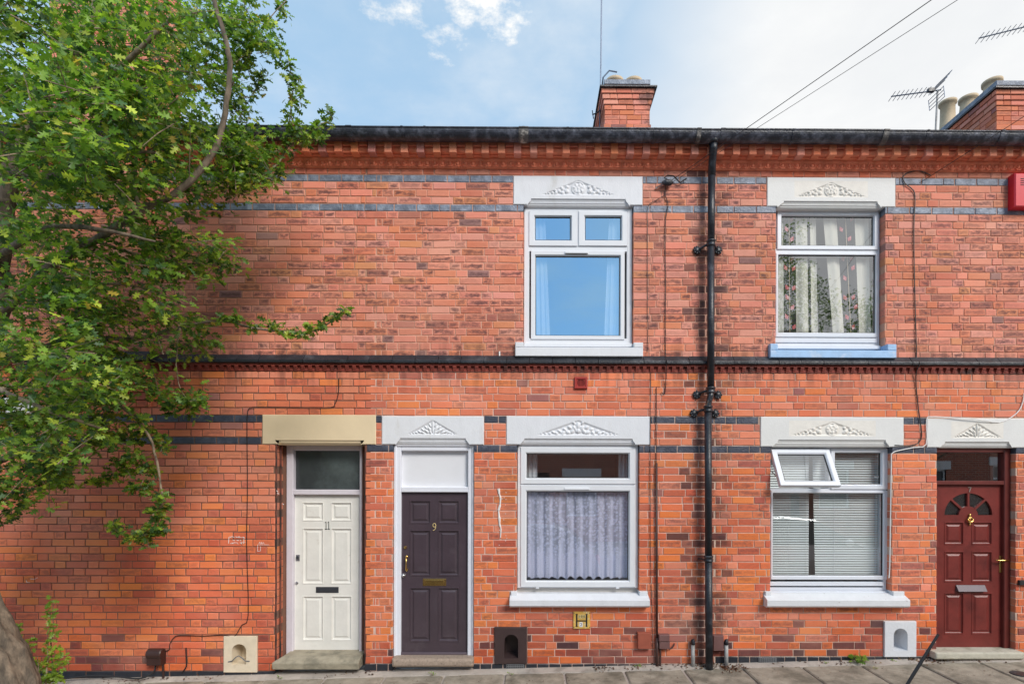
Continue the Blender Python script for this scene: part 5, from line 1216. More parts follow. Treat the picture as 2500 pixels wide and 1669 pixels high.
def text(parent, s, c, size, y, m, name='numeral', sx=1.0):
    cu = bpy.data.curves.new('txt', 'FONT'); cu.body = s; cu.size = size; cu.align_x = 'CENTER'; cu.align_y = 'CENTER'; cu.extrude = .0008
    to = bpy.data.objects.new('txt', cu); COL.objects.link(to); dg = bpy.context.evaluated_depsgraph_get(); me = bpy.data.meshes.new_from_object(to.evaluated_get(dg)); bpy.data.objects.remove(to)
    me.name = name; me.transform(Matrix.Translation((c[0], y, c[1])) @ Matrix.Rotation(math.pi/2, 4, 'X') @ Matrix.Diagonal((sx, 1, 1, 1))); me.materials.clear(); me.materials.append(m)
    return put(bpy.data.objects.new(name, me), parent)
for i, chx in enumerate('100'):
    a = S(.36+.14*i, .72); q = MB(); q.cbox(a[0]-.011, a[0]+.011, -.0185, -.015, a[1]-.019, a[1]+.019, .001); q.build('number_tile', M_['signplate'], hs)
    text(hs, chx, a, .034, -.020, M_['ink'])
a = S(.46, .25); q = MB(); q.cbox(a[0]-.017, a[0]+.017, -.0185, -.015, a[1]-.026, a[1]+.026, .001); q.build('number_tile', M_['plate'], hs); text(hs, '2', a, .046, -.020, M_['ink'])
# meter boxes and pipes between 9 and 7
on_wall('meter_box', (1557.5, 1544, 1590, 1583.5), -.06, M_['metbox'], 'terracotta coloured square meter box left of the brown conduit', 'box')
bx = empty('cable_box', at(1622, 1584, 0), 'brown two part cable box right of the brown conduit', 'box')
a = rc(1609, 1549, 1635, 1565.5, -.07); q = MB(); q.cbox(a[0], a[1], -.07, 0, a[2], a[3], .006); q.build('lid', M_['brnbox'], bx)
a = rc(1610, 1566.5, 1636, 1584, -.065); q = MB(); q.cbox(a[0], a[1], -.062, 0, a[2], a[3], .006); q.build('case', M_['brnbox'], bx)
q = MB(); q.tube([at(1634, 1583, -.03), at(1640, 1581, -.03), at(1645, 1574, -.02), at(1646, 1570, 0)], .008, 6); q.tube([at(1612, 1584, -.03), at(1612, 1626, -.03)], .012, 7); q.build('cable_tail', M_['brnpipe'], bx)
on_wall('cable_box', (1742, 1551, 1767, 1588), -.07, M_['brnbox'], 'brown cable box just right of the downpipe foot', 'box')
cp = empty('conduit', at(1603, 1626, 0), 'slim brown conduit pipe rising beside the lace window', 'pipe')
q = MB(); q.tube([at(1603, 1130, -.022), at(1604, 1560, -.022)], .0115, 9); q.build('upper_pipe', M_['brnpipe'], cp, smooth=True)
q = MB(); q.tube([at(1604, 1556, -.024), at(1604.5, 1628, -.024)], .017, 9); q.build('lower_sleeve', M_['brnpipe'], cp, smooth=True)
for px, lab in ((1691.5, 'short grey galvanised pipe left of the downpipe'), (1773, 'short grey galvanised pipe right of the downpipe')):
    o = empty('stub_pipe', at(px, 1634, -.03), lab, 'pipe', 'grey stub pipes at the downpipe foot')
    q = MB(); q.tube([at(px, 1572, -.045), at(px+.5, 1632, -.045)], .021, 12); q.build('tube', M_['galv'], o, smooth=True)
    q = MB(); q.tube([at(px-2, 1571, 0), at(px-2, 1568, -.03), at(px, 1562, -.05), at(px+1, 1572, -.05)], [.018, .02, .022, .023], 10); q.ball(at(px, 1564, -.045), .023); q.build('elbow', M_['iron'], o, smooth=True)
# alarm box
al = empty('alarm_box', at(2500, 507, 0), 'bright red alarm box at the right edge of the upper wall', 'alarm box')
x0, x1, z0, z1 = rc(2476, 423, 2590, 506, -.08); q = MB(); q.cbox(x0, x1, -.09, 0, z0, z1, .012); q.build('cover', M_['redbox'], al)
q = MB()
for k in range(4): q.box(x0+.06, x1-.06, -.0915, -.088, z1-.07-.022*k, z1-.062-.022*k)
q.build('sounder_slot', M_['ventdark'], al)
on_wall('bell_push', (2490, 1416, 2512, 1428), -.03, M_['gasket'], 'small black fitting right of the oxblood door', 'fitting')
# chalk marks
def chalk(polys, label, r=.0022):
    q = MB()
    for pl_ in polys: q.tube([at(*p, -.0045) for p in pl_], r, 4)
    return tag(q.build('chalk_mark', M_['chalk']), label, 'chalk mark', 'chalk marks on the orange wall')
chalk([[(629, 1345), (629, 1329), (657, 1329.5)], [(629, 1345), (636, 1344), (636, 1333)], [(632, 1327), (634, 1322), (635, 1327)], [(637, 1327), (638, 1322), (639.5, 1327)], [(640, 1327), (642.5, 1323), (645, 1327)]], 'chalked 11A with a bracket line left of the cream door')
mk = []
for k in range(26):
    px, py = 559+random.random()*36, random.choice((1309.5, 1311, 1324, 1326)); mk.append([(px, py), (px+random.uniform(2, 6), py+random.uniform(-1, 1))])
for k in range(9): px = 566+random.random()*26; mk.append([(px, 1318), (px+2, 1319)])
for x in (559, 596): mk.append([(x, 1310), (x-1, 1326)])
chalk(mk, 'smudged chalk rectangle on the orange wall left of the cable', .0028)
chalk([[(64, 1416), (66, 1421), (73, 1421)], [(74, 1412), (84, 1413), (92, 1409)]], 'small chalk curve low on the orange wall near the trunk')
chalk([[(1050-2, 1300)]*2 if 0 else [(675, 1197), (679, 1200)], [(677, 1203), (681, 1205)], [(690, 1229), (693, 1231)]], 'tiny white paint flecks beside the cream door jamb', .004)
q = MB()
pts = [(1217, 1192), (1219, 1205), (1222, 1215), (1221, 1232), (1217, 1245), (1219, 1262), (1220, 1280), (1223, 1290), (1222, 1312)]
for i in range(len(pts)-1):
    q.tube([at(*pts[i], -.004), at(*pts[i+1], -.004)], [random.uniform(.004, .017), random.uniform(.003, .014)], 6)
for k in range(16): p = at(random.uniform(1214, 1240), random.uniform(1195, 1330), -.004); q.ball(p, .004+.003*random.random(), .002, .004, 5, 4)
tag(q.build('paint_drip', M_['chalk']), 'white paint drips on the brick between plum door and lace window', 'paint mark')
q = MB(); p = at(1220, 864, -.004); q.box(p.x-.008, p.x+.006, -.006, .0, p.z-.03, p.z+.03); tag(q.build('paint_mark', M_['chalk']), 'short white paint dash just above the string course', 'paint mark')
# air brick grilles in the plinth
for (px, py), lab in (((1258, 1628), 'dark perforated air brick in the plinth below the brown niche'), ((1874, 1612), 'grey perforated air brick in the plinth of the right house')):
    x0, x1, z0, z1 = rc(px-22, py-8, px+22, py+8, -.01); q = MB(); q.cbox(x0, x1, -.012, .02, z0, z1, .003); o = tag(q.build('air_brick', M_['lead']), lab, 'air brick', 'air bricks in the plinth')
    q = MB()
    for i in range(9):
        for j in range(3): q.box(x0+.008+i*(x1-x0-.016)/9, x0+.018+i*(x1-x0-.016)/9, -.0135, -.010, z0+.010+j*.021, z0+.022+j*.021)
    q.build('perforation', M_['gasket'], o)
# cover plates in the pavement
def ground_at(px, py):
    d = CR @ Vector(((px-PPX)/FPX, -(py-PPY)/FPX, -1)); t_ = 5.0
    for _ in range(30):
        p = CAM+d*t_; e = p.z-gz(p.x, p.y); t_ += e/(-d.z+1e-6)*.9
    return CAM+d*t_
p = ground_at(2492, 1644); q = MB(); q.lathe([(.002, .006), (.085, .006), (.09, 0), (.09, -.01)], (p.x, p.y, p.z), 'z', 20); tag(q.build('stop_tap_cover', M_['iron']), 'round black stop tap cover in the pavement at the right edge', 'cover')
p = ground_at(1025, 1672); q = MB(); q.box(p.x-.08, p.x+.08, p.y-.06, p.y+.03, p.z-.01, p.z+.008); tag(q.build('drain_cover', mat('rusty_iron', (.10,.05,.035), .8, .3, 20)), 'rusty rectangular cover in the pavement below the plum door', 'cover')
# ================================================================== foliage
def leaf_mat(name, cols, trans=.46):
    m = bpy.data.materials.new(name); m.use_nodes = True; t = m.node_tree; t.nodes.clear()
    a = N(t, 'ShaderNodeAttribute', attribute_name='Col')
    p = N(t, 'ShaderNodeBsdfPrincipled'); L(t, a.outputs['Color'], p.inputs['Base Color']); p.inputs['Roughness'].default_value = .42; p.inputs['Specular IOR Level'].default_value = .45
    tl = N(t, 'ShaderNodeBsdfTranslucent'); L(t, mixc(t, 1.0, a.outputs['Color'], (1.25, 1.35, .7), 'MULTIPLY'), tl.inputs[0])
    mx = N(t, 'ShaderNodeMixShader'); mx.inputs[0].default_value = trans; L(t, p.outputs[0], mx.inputs[1]); L(t, tl.outputs[0], mx.inputs[2])
    L(t, mx.outputs[0], N(t, 'ShaderNodeOutputMaterial').inputs[0]); return m
LEAF = leaf_mat('leaf', None)
LT = np.array([(0,-.25,0),(.10,.02,.02),(.42,.10,.10),(.15,.30,.05),(.52,.56,.12),(.13,.60,.05),(.27,.90,.06),(0,1.0,-.02),(-.27,.90,.06),(-.13,.60,.05),(-.52,.56,.12),(-.15,.30,.05),(-.42,.10,.10),(-.10,.02,.02),(0,.35,-.04)], dtype=np.float64)
LF = [(14, i, i+1) for i in range(1, 13)] + [(14, 13, 1), (0, 1, 13)]
def leaf_mesh(name, pos, nrm, dirv, size, col):
    """numpy: one lobed leaf per row"""
    n = len(pos); nrm = nrm/np.linalg.norm(nrm, axis=1, keepdims=True); d = dirv-nrm*np.sum(dirv*nrm, 1, keepdims=True); d /= np.linalg.norm(d, axis=1, keepdims=True)+1e-9; s = np.cross(d, nrm)
    k = len(LT); curl = RNG.uniform(-.5, 1.3, n)
    V = pos[:, None]+size[:, None, None]*(LT[None, :, 0, None]*s[:, None]+LT[None, :, 1, None]*d[:, None]+(LT[None, :, 2, None]*curl[:, None, None]-.18*(LT[None, :, 1, None]**2)*curl[:, None, None])*nrm[:, None])
    F = (np.array(LF)[None]+(np.arange(n)*k)[:, None, None]).reshape(-1, 3)
    me = bpy.data.meshes.new(name); me.vertices.add(n*k); me.vertices.foreach_set('co', V.reshape(-1).astype(np.float32))
    me.loops.add(F.size); me.loops.foreach_set('vertex_index', F.ravel().astype(np.int32)); me.polygons.add(len(F))
    me.polygons.foreach_set('loop_start', np.arange(0, F.size, 3, dtype=np.int32)); me.update(calc_edges=True)
    a = me.color_attributes.new('Col', 'FLOAT_COLOR', 'POINT'); a.data.foreach_set('color', np.repeat(np.c_[col, np.ones(n)], k, 0).astype(np.float32).ravel())
    me.materials.append(LEAF); return me
def leaf_cols(n, pal, w):
    c = np.array(pal)[RNG.choice(len(pal), n, p=np.array(w)/sum(w))]; return c*RNG.uniform(.75, 1.25, (n, 1))
GREEN = [(.135,.235,.030), (.085,.170,.030), (.205,.315,.038), (.05,.11,.036), (.33,.40,.05), (.36,.28,.05)]; GW = [5, 4.5, 4, 3.5, 1.6, .3]
# --- the street tree at the left
tree = empty('street_tree', (at(90, 1750, -1.5).x, -1.5, gz(-5, -1.5)), 'leafy green hawthorn like street tree with leaning trunk at the left edge', 'tree')
def limb(pts, r0, r1, n=8, wob=.0):
    P3 = [at(px, py, Y) for px, py, Y in pts]; sm = [P3[0]]
    for i in range(len(P3)-1):
        p0, p1, p2_, p3 = P3[max(i-1, 0)], P3[i], P3[i+1], P3[min(i+2, len(P3)-1)]
        for k in range(1, 5):
            t_ = k/4; v = .5*((2*p1)+(p2_-p0)*t_+(2*p0-5*p1+4*p2_-p3)*t_*t_+(3*p1-p0-3*p2_+p3)*t_**3)
            sm.append(v+Vector((random.uniform(-wob, wob), random.uniform(-wob, wob), random.uniform(-wob, wob))))
    m = len(sm); return sm, [r0+(r1-r0)*i/(m-1) for i in range(m)], n
q = MB()
s, r, n = limb([(30, 1950, -1.55), (-25, 1690, -1.5), (-72, 1570, -1.5), (-115, 1440, -1.5), (-140, 1290, -1.55), (-120, 1080, -1.6), (-70, 880, -1.6), (-20, 700, -1.65)], .34, .13, 16, .010); r[0] = .44; r[1] = .40; r[2] = .36; q.tube(s, r, 88)
for i_, v_ in enumerate(q.v):
    k_ = i_//88; a_ = 2*math.pi*(i_ % 88)/88; c_ = s[k_]; d_ = Vector(v_)-c_; f_ = 1+.05*math.sin(a_*11+k_*.35+math.sin(k_*.9))-.05*abs(math.sin(a_*15+k_*.5+2*math.sin(k_*.6)))+.04*math.sin(a_*4-k_*.5)+random.uniform(-.03, .03); q.v[i_] = tuple(c_+d_*f_)
q.build('trunk', M_['bark'], tree, smooth=True)
LIMBS = [
 ([(-20, 720, -1.65), (5, 560, -1.7), (25, 420, -1.7), (75, 300, -1.65), (150, 170, -1.6), (225, 50, -1.55), (290, -120, -1.5)], .10, .045),
 ([(10, 760, -1.7), (110, 660, -1.75), (230, 588, -1.8), (340, 517, -1.8), (440, 462, -1.75), (505, 395, -1.7), (540, 320, -1.65), (556, 225, -1.6), (560, 150, -1.6), (540, 60, -1.6), (512, -30, -1.6)], .040, .019),
 ([(-40, 880, -1.6), (60, 862, -1.5), (125, 842, -1.4), (175, 824, -1.35), (250, 827, -1.3), (330, 826, -1.2), (400, 812, -1.1), (470, 792, -1.0), (545, 785, -.95), (640, 803, -.9), (735, 812, -.85), (800, 792, -.8), (848, 748, -.8)], .034, .006),
 ([(-60, 1140, -1.7), (20, 1118, -1.6), (85, 1095, -1.5), (130, 1070, -1.4), (190, 1092, -1.35)], .04, .015),
 ([(-30, 960, -1.6), (120, 930, -1.4), (240, 960, -1.3), (320, 1010, -1.2), (370, 1080, -1.1), (388, 1170, -1.05), (395, 1230, -1.0), (350, 1305, -1.0)], .026, .005),
 ([(505, 395, -1.15), (560, 440, -1.1), (640, 430, -1.05), (690, 380, -1.0), (705, 310, -1.0), (715, 220, -1.0), (705, 145, -1.0)], .014, .004),
 ([(695, 365, -1.0), (750, 330, -.98), (800, 300, -.95)], .008, .003),
 ([(340, 517, -1.3), (330, 430, -1.3), (345, 330, -1.3), (400, 230, -1.3), (450, 120, -1.3)], .022, .006),
 ([(230, 588, -1.4), (330, 620, -1.2), (430, 640, -1.1), (530, 645, -1.0)], .02, .004),
 ([(75, 300, -1.65), (180, 250, -1.9), (300, 160, -2.1), (420, 40, -2.2)], .04, .015),
 ([(25, 420, -1.7), (120, 430, -2.0), (240, 390, -2.2), (380, 370, -2.2)], .035, .008),
 ([(-20, 640, -1.7), (100, 560, -2.2), (240, 560, -2.5), (380, 590, -2.4)], .035, .008),
 ([(110, 660, -1.5), (230, 690, -1.4), (340, 700, -1.2), (450, 745, -1.1)], .02, .005),
 ([(-90, 900, -1.6), (20, 960, -2.0), (140, 1010, -2.1), (260, 1050, -1.9)], .03, .008),
 ([(556, 225, -1.1), (600, 150, -1.0), (650, 60, -1.0), (700, 0, -1.0)], .010, .004),
 ([(440, 800, -1.05), (430, 870, -1.0), (440, 950, -1.0), (470, 985, -1.0)], .010, .003),
]
tw = []
for pts, r0, r1 in LIMBS:
    q = MB(); s, r, n = limb(pts, r0*.78, r1*.8, 9, .006); r = [v*random.uniform(.9, 1.12) for v in r]; q.tube(s, r, 10); q.build('branch', M_['bark'] if r0 > .03 else M_['twig'], tree, smooth=True)
# leaf clumps: (px, py, rx, ry, clumps, y near, y far)
REG = [(90, 120, 240, 150, 95, -3.0, -1.0), (330, 110, 190, 140, 80, -2.6, -1.0), (120, 330, 230, 140, 85, -3.0, -1.0), (340, 330, 150, 130, 66, -2.4, -1.0),
       (540, 110, 100, 130, 44, -1.5, -.8), (560, 290, 70, 90, 24, -1.4, -.8), (600, 80, 70, 80, 12, -1.3, -.8), (160, 540, 210, 130, 76, -2.8, -.9), (390, 480, 130, 110, 44, -1.9, -.8), (530, 430, 90, 60, 24, -1.4, -.8),
       (590, 400, 60, 50, 14, -1.3, -.8), (440, 630, 110, 70, 36, -1.6, -.7), (260, 690, 190, 90, 48, -2.2, -.8), (520, 640, 45, 22, 8, -1.2, -.8), (90, 780, 160, 110, 58, -2.6, -.9), (320, 800, 150, 60, 30, -1.6, -.8), (460, 830, 60, 40, 13, -1.2, -.7),
       (140, 920, 170, 80, 54, -2.3, -.9), (300, 920, 100, 60, 22, -1.5, -.8), (60, 1060, 150, 90, 54, -2.4, -1.0), (200, 1020, 140, 70, 26, -1.8, -.9), (300, 1050, 70, 50, 11, -1.4, -.8), (50, 1170, 110, 70, 24, -2.0, -1.0), (20, 1225, 50, 40, 7, -1.6, -1.1),
       (150, 1140, 40, 60, 7, -1.4, -.9), (455, 985, 40, 18, 6, -1.05, -.8), (410, 960, 30, 40, 5, -1.1, -.8)]
SPRAY = [(620, 795, 13), (660, 800, 14), (700, 812, 12), (730, 815, 13), (760, 808, 12), (785, 795, 11), (815, 775, 10), (840, 755, 9), (580, 785, 12), (550, 782, 14),
         (700, 160, 10), (712, 185, 12), (722, 215, 13), (715, 250, 15), (710, 280, 16), (718, 310, 16), (700, 340, 17), (690, 370, 17), (680, 405, 18), (660, 430, 18), (640, 445, 16), (600, 450, 16),
         (740, 325, 16), (770, 315, 14), (795, 300, 12), (810, 280, 9), (775, 340, 13), (735, 350, 14), (640, 400, 16), (650, 370, 13), (620, 425, 15),
         (690, 20, 16), (660, 60, 16), (650, 110, 15), (640, 190, 14), (632, 215, 12), (600, 330, 16), (585, 370, 18),
         (385, 1075, 16), (350, 1055, 17), (320, 1070, 15), (400, 1095, 13), (330, 1110, 16), (290, 1130, 18), (270, 1160, 15), (245, 1172, 11), (225, 1170, 8), (310, 1150, 13), (340, 1140, 16), (370, 1150, 14), (350, 1185, 15), (330, 1195, 13), (385, 1215, 15), (375, 1245, 15), (390, 1265, 14), (365, 1290, 15), (340, 1305, 17), (315, 1310, 15), (290, 1290, 11), (280, 1280, 9), (390, 1300, 12), (360, 1320, 12), (400, 1235, 9),
         (440, 975, 13), (470, 980, 12), (490, 975, 9), (405, 1000, 13), (60, 1230, 14), (30, 1260, 12), (150, 1115, 16), (110, 1150, 18), (140, 1180, 12)]
pos = []; nrm = []; dr_ = []; siz = []; colr = []; twigs = MB()
def clump(c, rad, n, bright):
    """a twig with leaves crowded along it, slightly layered"""
    d = Vector((random.uniform(-.3, 1), random.uniform(-.6, .6), random.uniform(-.35, .55))).normalized()
    a, b_ = c-d*rad, c+d*rad*1.1; twigs.tube([a, c+Vector((0, 0, rad*.08)), b_], [.004, .003, .0015], 4)
    for _ in range(n):
        t_ = random.uniform(-1, 1.15); off = Vector((random.gauss(0, 1), random.gauss(0, 1), random.gauss(0, .6)))*rad*.42
        p = c+d*rad*t_+off; pos.append(p); nv = Vector((random.gauss(0, .55)+.1, random.gauss(-.35, .55), random.gauss(.75, .5))); nrm.append(nv)
        dr_.append(d*.5+off.normalized()*.9+Vector((0, 0, -.35))); siz.append(random.uniform(.030, .064)); colr.append(bright)
for cx, cy, rx, ry, n, ya, yb in REG:
    for _ in range(int(n*(.88 if cy < 450 else .66))):
        while True:
            u, v = random.uniform(-1, 1), random.uniform(-1, 1)
            if u*u+v*v < 1: break
        clump(at(cx+rx*u, cy+ry*v, random.uniform(ya, yb)), random.uniform(.08, .17), random.randint(28, 44), random.uniform(.75, 1.75))
for px, py, r in SPRAY:
    for _ in range(2): clump(at(px+random.uniform(-7, 7), py+random.uniform(-6, 6), random.uniform(-1.1, -.85)), r*1.05/275, int(r*1.2)+4, random.uniform(.95, 1.35))
# crown beyond the frame, so the tree stands complete
for _ in range(260):
    u = Vector((random.gauss(0, 1), random.gauss(0, 1), random.gauss(0, 1))).normalized()*random.uniform(.55, 1)
    p = Vector((-6.2+2.2*u.x, -1.9+1.7*u.y, 5.4+3.3*u.z))
    if p.x < -5.3 or p.z > 7.0: clump(p, random.uniform(.12, .24), 34, random.uniform(.8, 1.2))
for _ in range(130): clump(Vector((random.uniform(-6.4, -4.75), random.uniform(-2.4, -1.0), random.uniform(3.0, 7.2))), random.uniform(.1, .2), 36, random.uniform(.8, 1.4))
n = len(pos); col = leaf_cols(n, GREEN, GW)*np.array(colr)[:, None]
me = leaf_mesh('crown', np.array([tuple(p) for p in pos]), np.array([tuple(p) for p in nrm]), np.array([tuple(p) for p in dr_])+RNG.normal(0, .15, (n, 3)), np.array(siz), col)
cr = put(bpy.data.objects.new('crown', me), tree); cr['kind'] = 'stuff'
to_ = twigs.build('twigs', M_['twig'], tree); to_['kind'] = 'stuff'
q = MB()
for k in random.sample(range(n), 130): q.ball(pos[k]+Vector((0, -.02, -.01)), .0065, nu=6, nv=4)
bo = q.build('berries', M_['berry'], tree); bo['kind'] = 'stuff'
# suckers sprouting from the trunk foot
pos, nrm, dr_, siz, colr = [], [], [], [], []; sk = MB()
for px, py0, py1, Yk in ((128, 1660, 1468, -1.0), (115, 1668, 1540, -1.05), (95, 1669, 1600, -1.1)):
    pts = [at(px+random.uniform(-4, 4), py0+(py1-py0)*k/6, Yk) for k in range(7)]; sk.tube(pts, [.008, .007, .006, .005, .004, .003, .002], 5)
SU = [(120, 1470, 10), (126, 1490, 9), (118, 1510, 10), (124, 1530, 10), (132, 1545, 8), (118, 1560, 8), (135, 1582, 12), (112, 1600, 14), (150, 1605, 16), (140, 1620, 20), (105, 1625, 20), (80, 1630, 22), (65, 1640, 16), (125, 1645, 24), (100, 1655, 26), (115, 1665, 22), (30, 1540, 12), (22, 1550, 9), (70, 1565, 12), (60, 1560, 10), (75, 1575, 9), (0, 1585, 8), (40, 1530, 8), (140, 1650, 14), (90, 1610, 14)]
for px, py, r in SU:
    c = at(px, py, -1.05)
    for _ in range(int(r*.9)):
        off = Vector((random.gauss(0, 1), random.gauss(0, .7), random.gauss(0, .8)))*r*.5/275; pos.append(c+off); nrm.append(Vector((random.gauss(0, .5), random.gauss(-.5, .4), random.gauss(.7, .4)))); dr_.append(off+Vector((0, 0, -.01))); siz.append(random.uniform(.03, .055))
n = len(pos)
me = leaf_mesh('sucker_leaves', np.array([tuple(p) for p in pos]), np.array([tuple(p) for p in nrm]), np.array([tuple(p) for p in dr_])+RNG.normal(0, .01, (n, 3)), np.array(siz), leaf_cols(n, [(.24,.36,.035), (.18,.31,.035), (.30,.38,.05)], [3, 3, 1]))
so = put(bpy.data.objects.new('sucker_leaves', me), tree); so['kind'] = 'stuff'; sk.build('sucker_stem', M_['twig'], tree)

# --- weeds in the joint between wall and pavement
def weed(px, py, n, size, label, cols=((.14,.28,.03), (.22,.34,.04))):
    c = ground_at(px, py); o = empty('weed', (c.x, c.y, c.z), label, 'weed', 'weeds at the foot of the wall'); ps, ns, ds, ss = [], [], [], []
    q = MB()
    for k in range(n):
        a = random.uniform(0, 2*math.pi); rr = random.uniform(.2, 1)*size; tip = Vector((c.x+rr*math.cos(a), min(c.y+rr*.5*math.sin(a), c.y+.02), c.z+random.uniform(.3, 1.0)*size)); q.tube([c, tip], .0015, 4)
        ps.append(tip); ns.append(Vector((random.gauss(0, .4), -.5, .8))); ds.append(tip-c); ss.append(random.uniform(.35, .6)*size)
    q.build('stem', M_['twig'], o)
    me = leaf_mesh('leaves', np.array([tuple(p) for p in ps]), np.array([tuple(p) for p in ns]), np.array([tuple(p) for p in ds]), np.array(ss), leaf_cols(n, cols, [1]*len(cols))); put(bpy.data.objects.new('leaves', me), o)
weed(2097, 1619, 26, .085, 'largest green weed, below the open window of the right house')
weed(1555, 1630, 9, .04, 'small bright weed under the terracotta meter box')
weed(1055, 1648, 7, .035, 'small weed in front of the plum door step')
weed(1245, 1648, 7, .032, 'small weed below the brown boot scraper niche')
weed(682, 1656, 6, .03, 'small weed at the left end of the cream door step')
weed(2180, 1616, 7, .028, 'tiny weed below the white boot scraper niche')
weed(2018, 1621, 6, .026, 'tiny weed left of the largest weed')
weed(2140, 1632, 9, .026, 'yellowing weed in the pavement joint near the oxblood door', ((.30,.30,.06), (.2,.26,.05)))
# --- fallen leaves blown against the wall
ps, ns, ds, ss = [], [], [], []
for cx, wx, n in ((1725, 45, 130), (1775, 40, 120), (1660, 60, 40), (1560, 60, 40), (1470, 30, 40), (2270, 60, 90), (2230, 40, 40), (2060, 60, 30), (320, 80, 50), (480, 100, 30), (850, 90, 30), (2400, 70, 60), (1950, 80, 15)):
    for _ in range(n):
        px = random.gauss(cx, wx*.5); x = at(px, 1630).x; y = -abs(random.gauss(.03, .05))-.005
        if cx == 1775: y -= random.uniform(0, .12)
        ps.append((x, y, gz(x, y)+random.uniform(.004, .022)+.012*max(0, 1+y/.08))); ns.append((random.gauss(0, .5), random.gauss(-.2, .5), 1)); ds.append((random.gauss(0, 1), random.gauss(0, 1), 0)); ss.append(random.uniform(.012, .028))
for _ in range(260):
    x = random.uniform(-5, 5.5); y = random.uniform(-.5, -.1); ps.append((x, y, gz(x, y)+.008)); ns.append((random.gauss(0, .2), random.gauss(0, .2), 1)); ds.append((random.gauss(0, 1), random.gauss(0, 1), 0)); ss.append(random.uniform(.008, .018))
n = len(ps); me = leaf_mesh('fallen_leaves', np.array(ps), np.array(ns), np.array(ds), np.array(ss), leaf_cols(n, [(.10,.035,.018), (.16,.065,.03), (.30,.20,.10), (.06,.025,.016)], [4, 3, .7, 3]))
fo = bpy.data.objects.new('fallen_leaves', me); COL.objects.link(fo); tag(fo, 'brown fallen leaves gathered along the foot of the wall', 'leaves', kind='stuff')

# ================================================================== across the street (seen in the window panes)
bt = bpy.data.materials.new('far_brick'); bt.use_nodes = True; t = bt.node_tree; b = t.nodes['Principled BSDF']
g = N(t, 'ShaderNodeNewGeometry').outputs['Position']; sp = N(t, 'ShaderNodeSeparateXYZ'); L(t, g, sp.inputs[0]); cb_ = N(t, 'ShaderNodeCombineXYZ'); L(t, sp.outputs[0], cb_.inputs[0]); L(t, sp.outputs[2], cb_.inputs[1])
bk = N(t, 'ShaderNodeTexBrick'); L(t, cb_.outputs[0], bk.inputs['Vector']); bk.inputs['Scale'].default_value = 1.0; bk.inputs['Brick Width'].default_value = .24; bk.inputs['Row Height'].default_value = .08; bk.inputs['Mortar Size'].default_value = .008
bk.inputs['Color1'].default_value = (.42,.13,.08,1); bk.inputs['Color2'].default_value = (.30,.09,.06,1); bk.inputs['Mortar'].default_value = (.4,.3,.25,1); L(t, bk.outputs[0], b.inputs['Base Color']); b.inputs['Roughness'].default_value = .9
YF = -13.6
for i, (xa, xb, lab) in enumerate(((-9.5, -3.2, 'brick house across the street, leftmost of the reflected row'), (-3.2, 3.1, 'brick house across the street, directly behind the camera'), (3.1, 9.4, 'brick house across the street, behind the telegraph pole'), (9.4, 15.7, 'brick house across the street, second from the right of the reflected row'), (15.7, 22.0, 'brick house across the street, rightmost of the reflected row'))):
    z0 = gz((xa+xb)/2, -4.2); h = empty('far_house', ((xa+xb)/2, YF, z0), lab, 'house', 'houses across the street'); zt = z0+5.3
    wins = [(xa+.9, xa+2.0, z0+.95, z0+2.35), (xa+.9, xa+2.0, z0+3.4, z0+4.7), (xa+4.0, xa+5.1, z0+3.4, z0+4.7), (xa+4.4, xa+5.5, z0+.95, z0+2.35)]; dd = (xa+2.9, xa+3.8, z0, z0+2.5)
    q = MB()
    q.plate(xa, xb, z0-.4, zt, YF, wins+[dd]); 
    for v in wins+[dd]: q.ring(*v, [(0, YF), (0, YF-.15)])
    q.box(xa, xb, YF-.02, YF+.12, zt-.12, zt+.02); q.build('wall', bt, h)
    q = MB(); q.add([(xa,YF+.3,zt),(xb,YF+.3,zt),(xb,YF-4,zt+2.1),(xa,YF-4,zt+2.1),(xb,YF-8,zt),(xa,YF-8,zt)], [(0,1,2,3),(3,2,4,5)]); q.build('roof', M_['slate'], h)
    for v in wins:
        q = MB(); q.ring(*v, [(0, YF-.02), (0, YF-.06), (.06, YF-.06), (.06, YF-.12)]); q.box(v[0], v[1], YF-.11, YF-.065, (v[2]+v[3])/2+.2, (v[2]+v[3])/2+.26); w = q.build('window', M_['upvc'], h)
        q = MB(); q.quad(v[0], v[1], v[2], v[3], YF-.10); q.build('pane', mat('far_pane_%d' % i, (.04,.05,.06), .05, 0), w)
        q = MB(); q.box(v[0]-.15, v[1]+.15, YF-.05, YF+.03, v[3], v[3]+.3); q.build('lintel', M_['white'], w)
    q = MB(); q.box(dd[0], dd[1], YF-.12, YF-.08, dd[2], dd[3]-.45); q.build('door', (M_['door7'], M_['door9'], M_['door11'], M_['door9'], M_['door7'])[i], h)
    q = MB(); q.box(dd[0], dd[1], YF-.12, YF-.08, dd[3]-.4, dd[3]); q.build('fanlight', M_['gasket'], h)
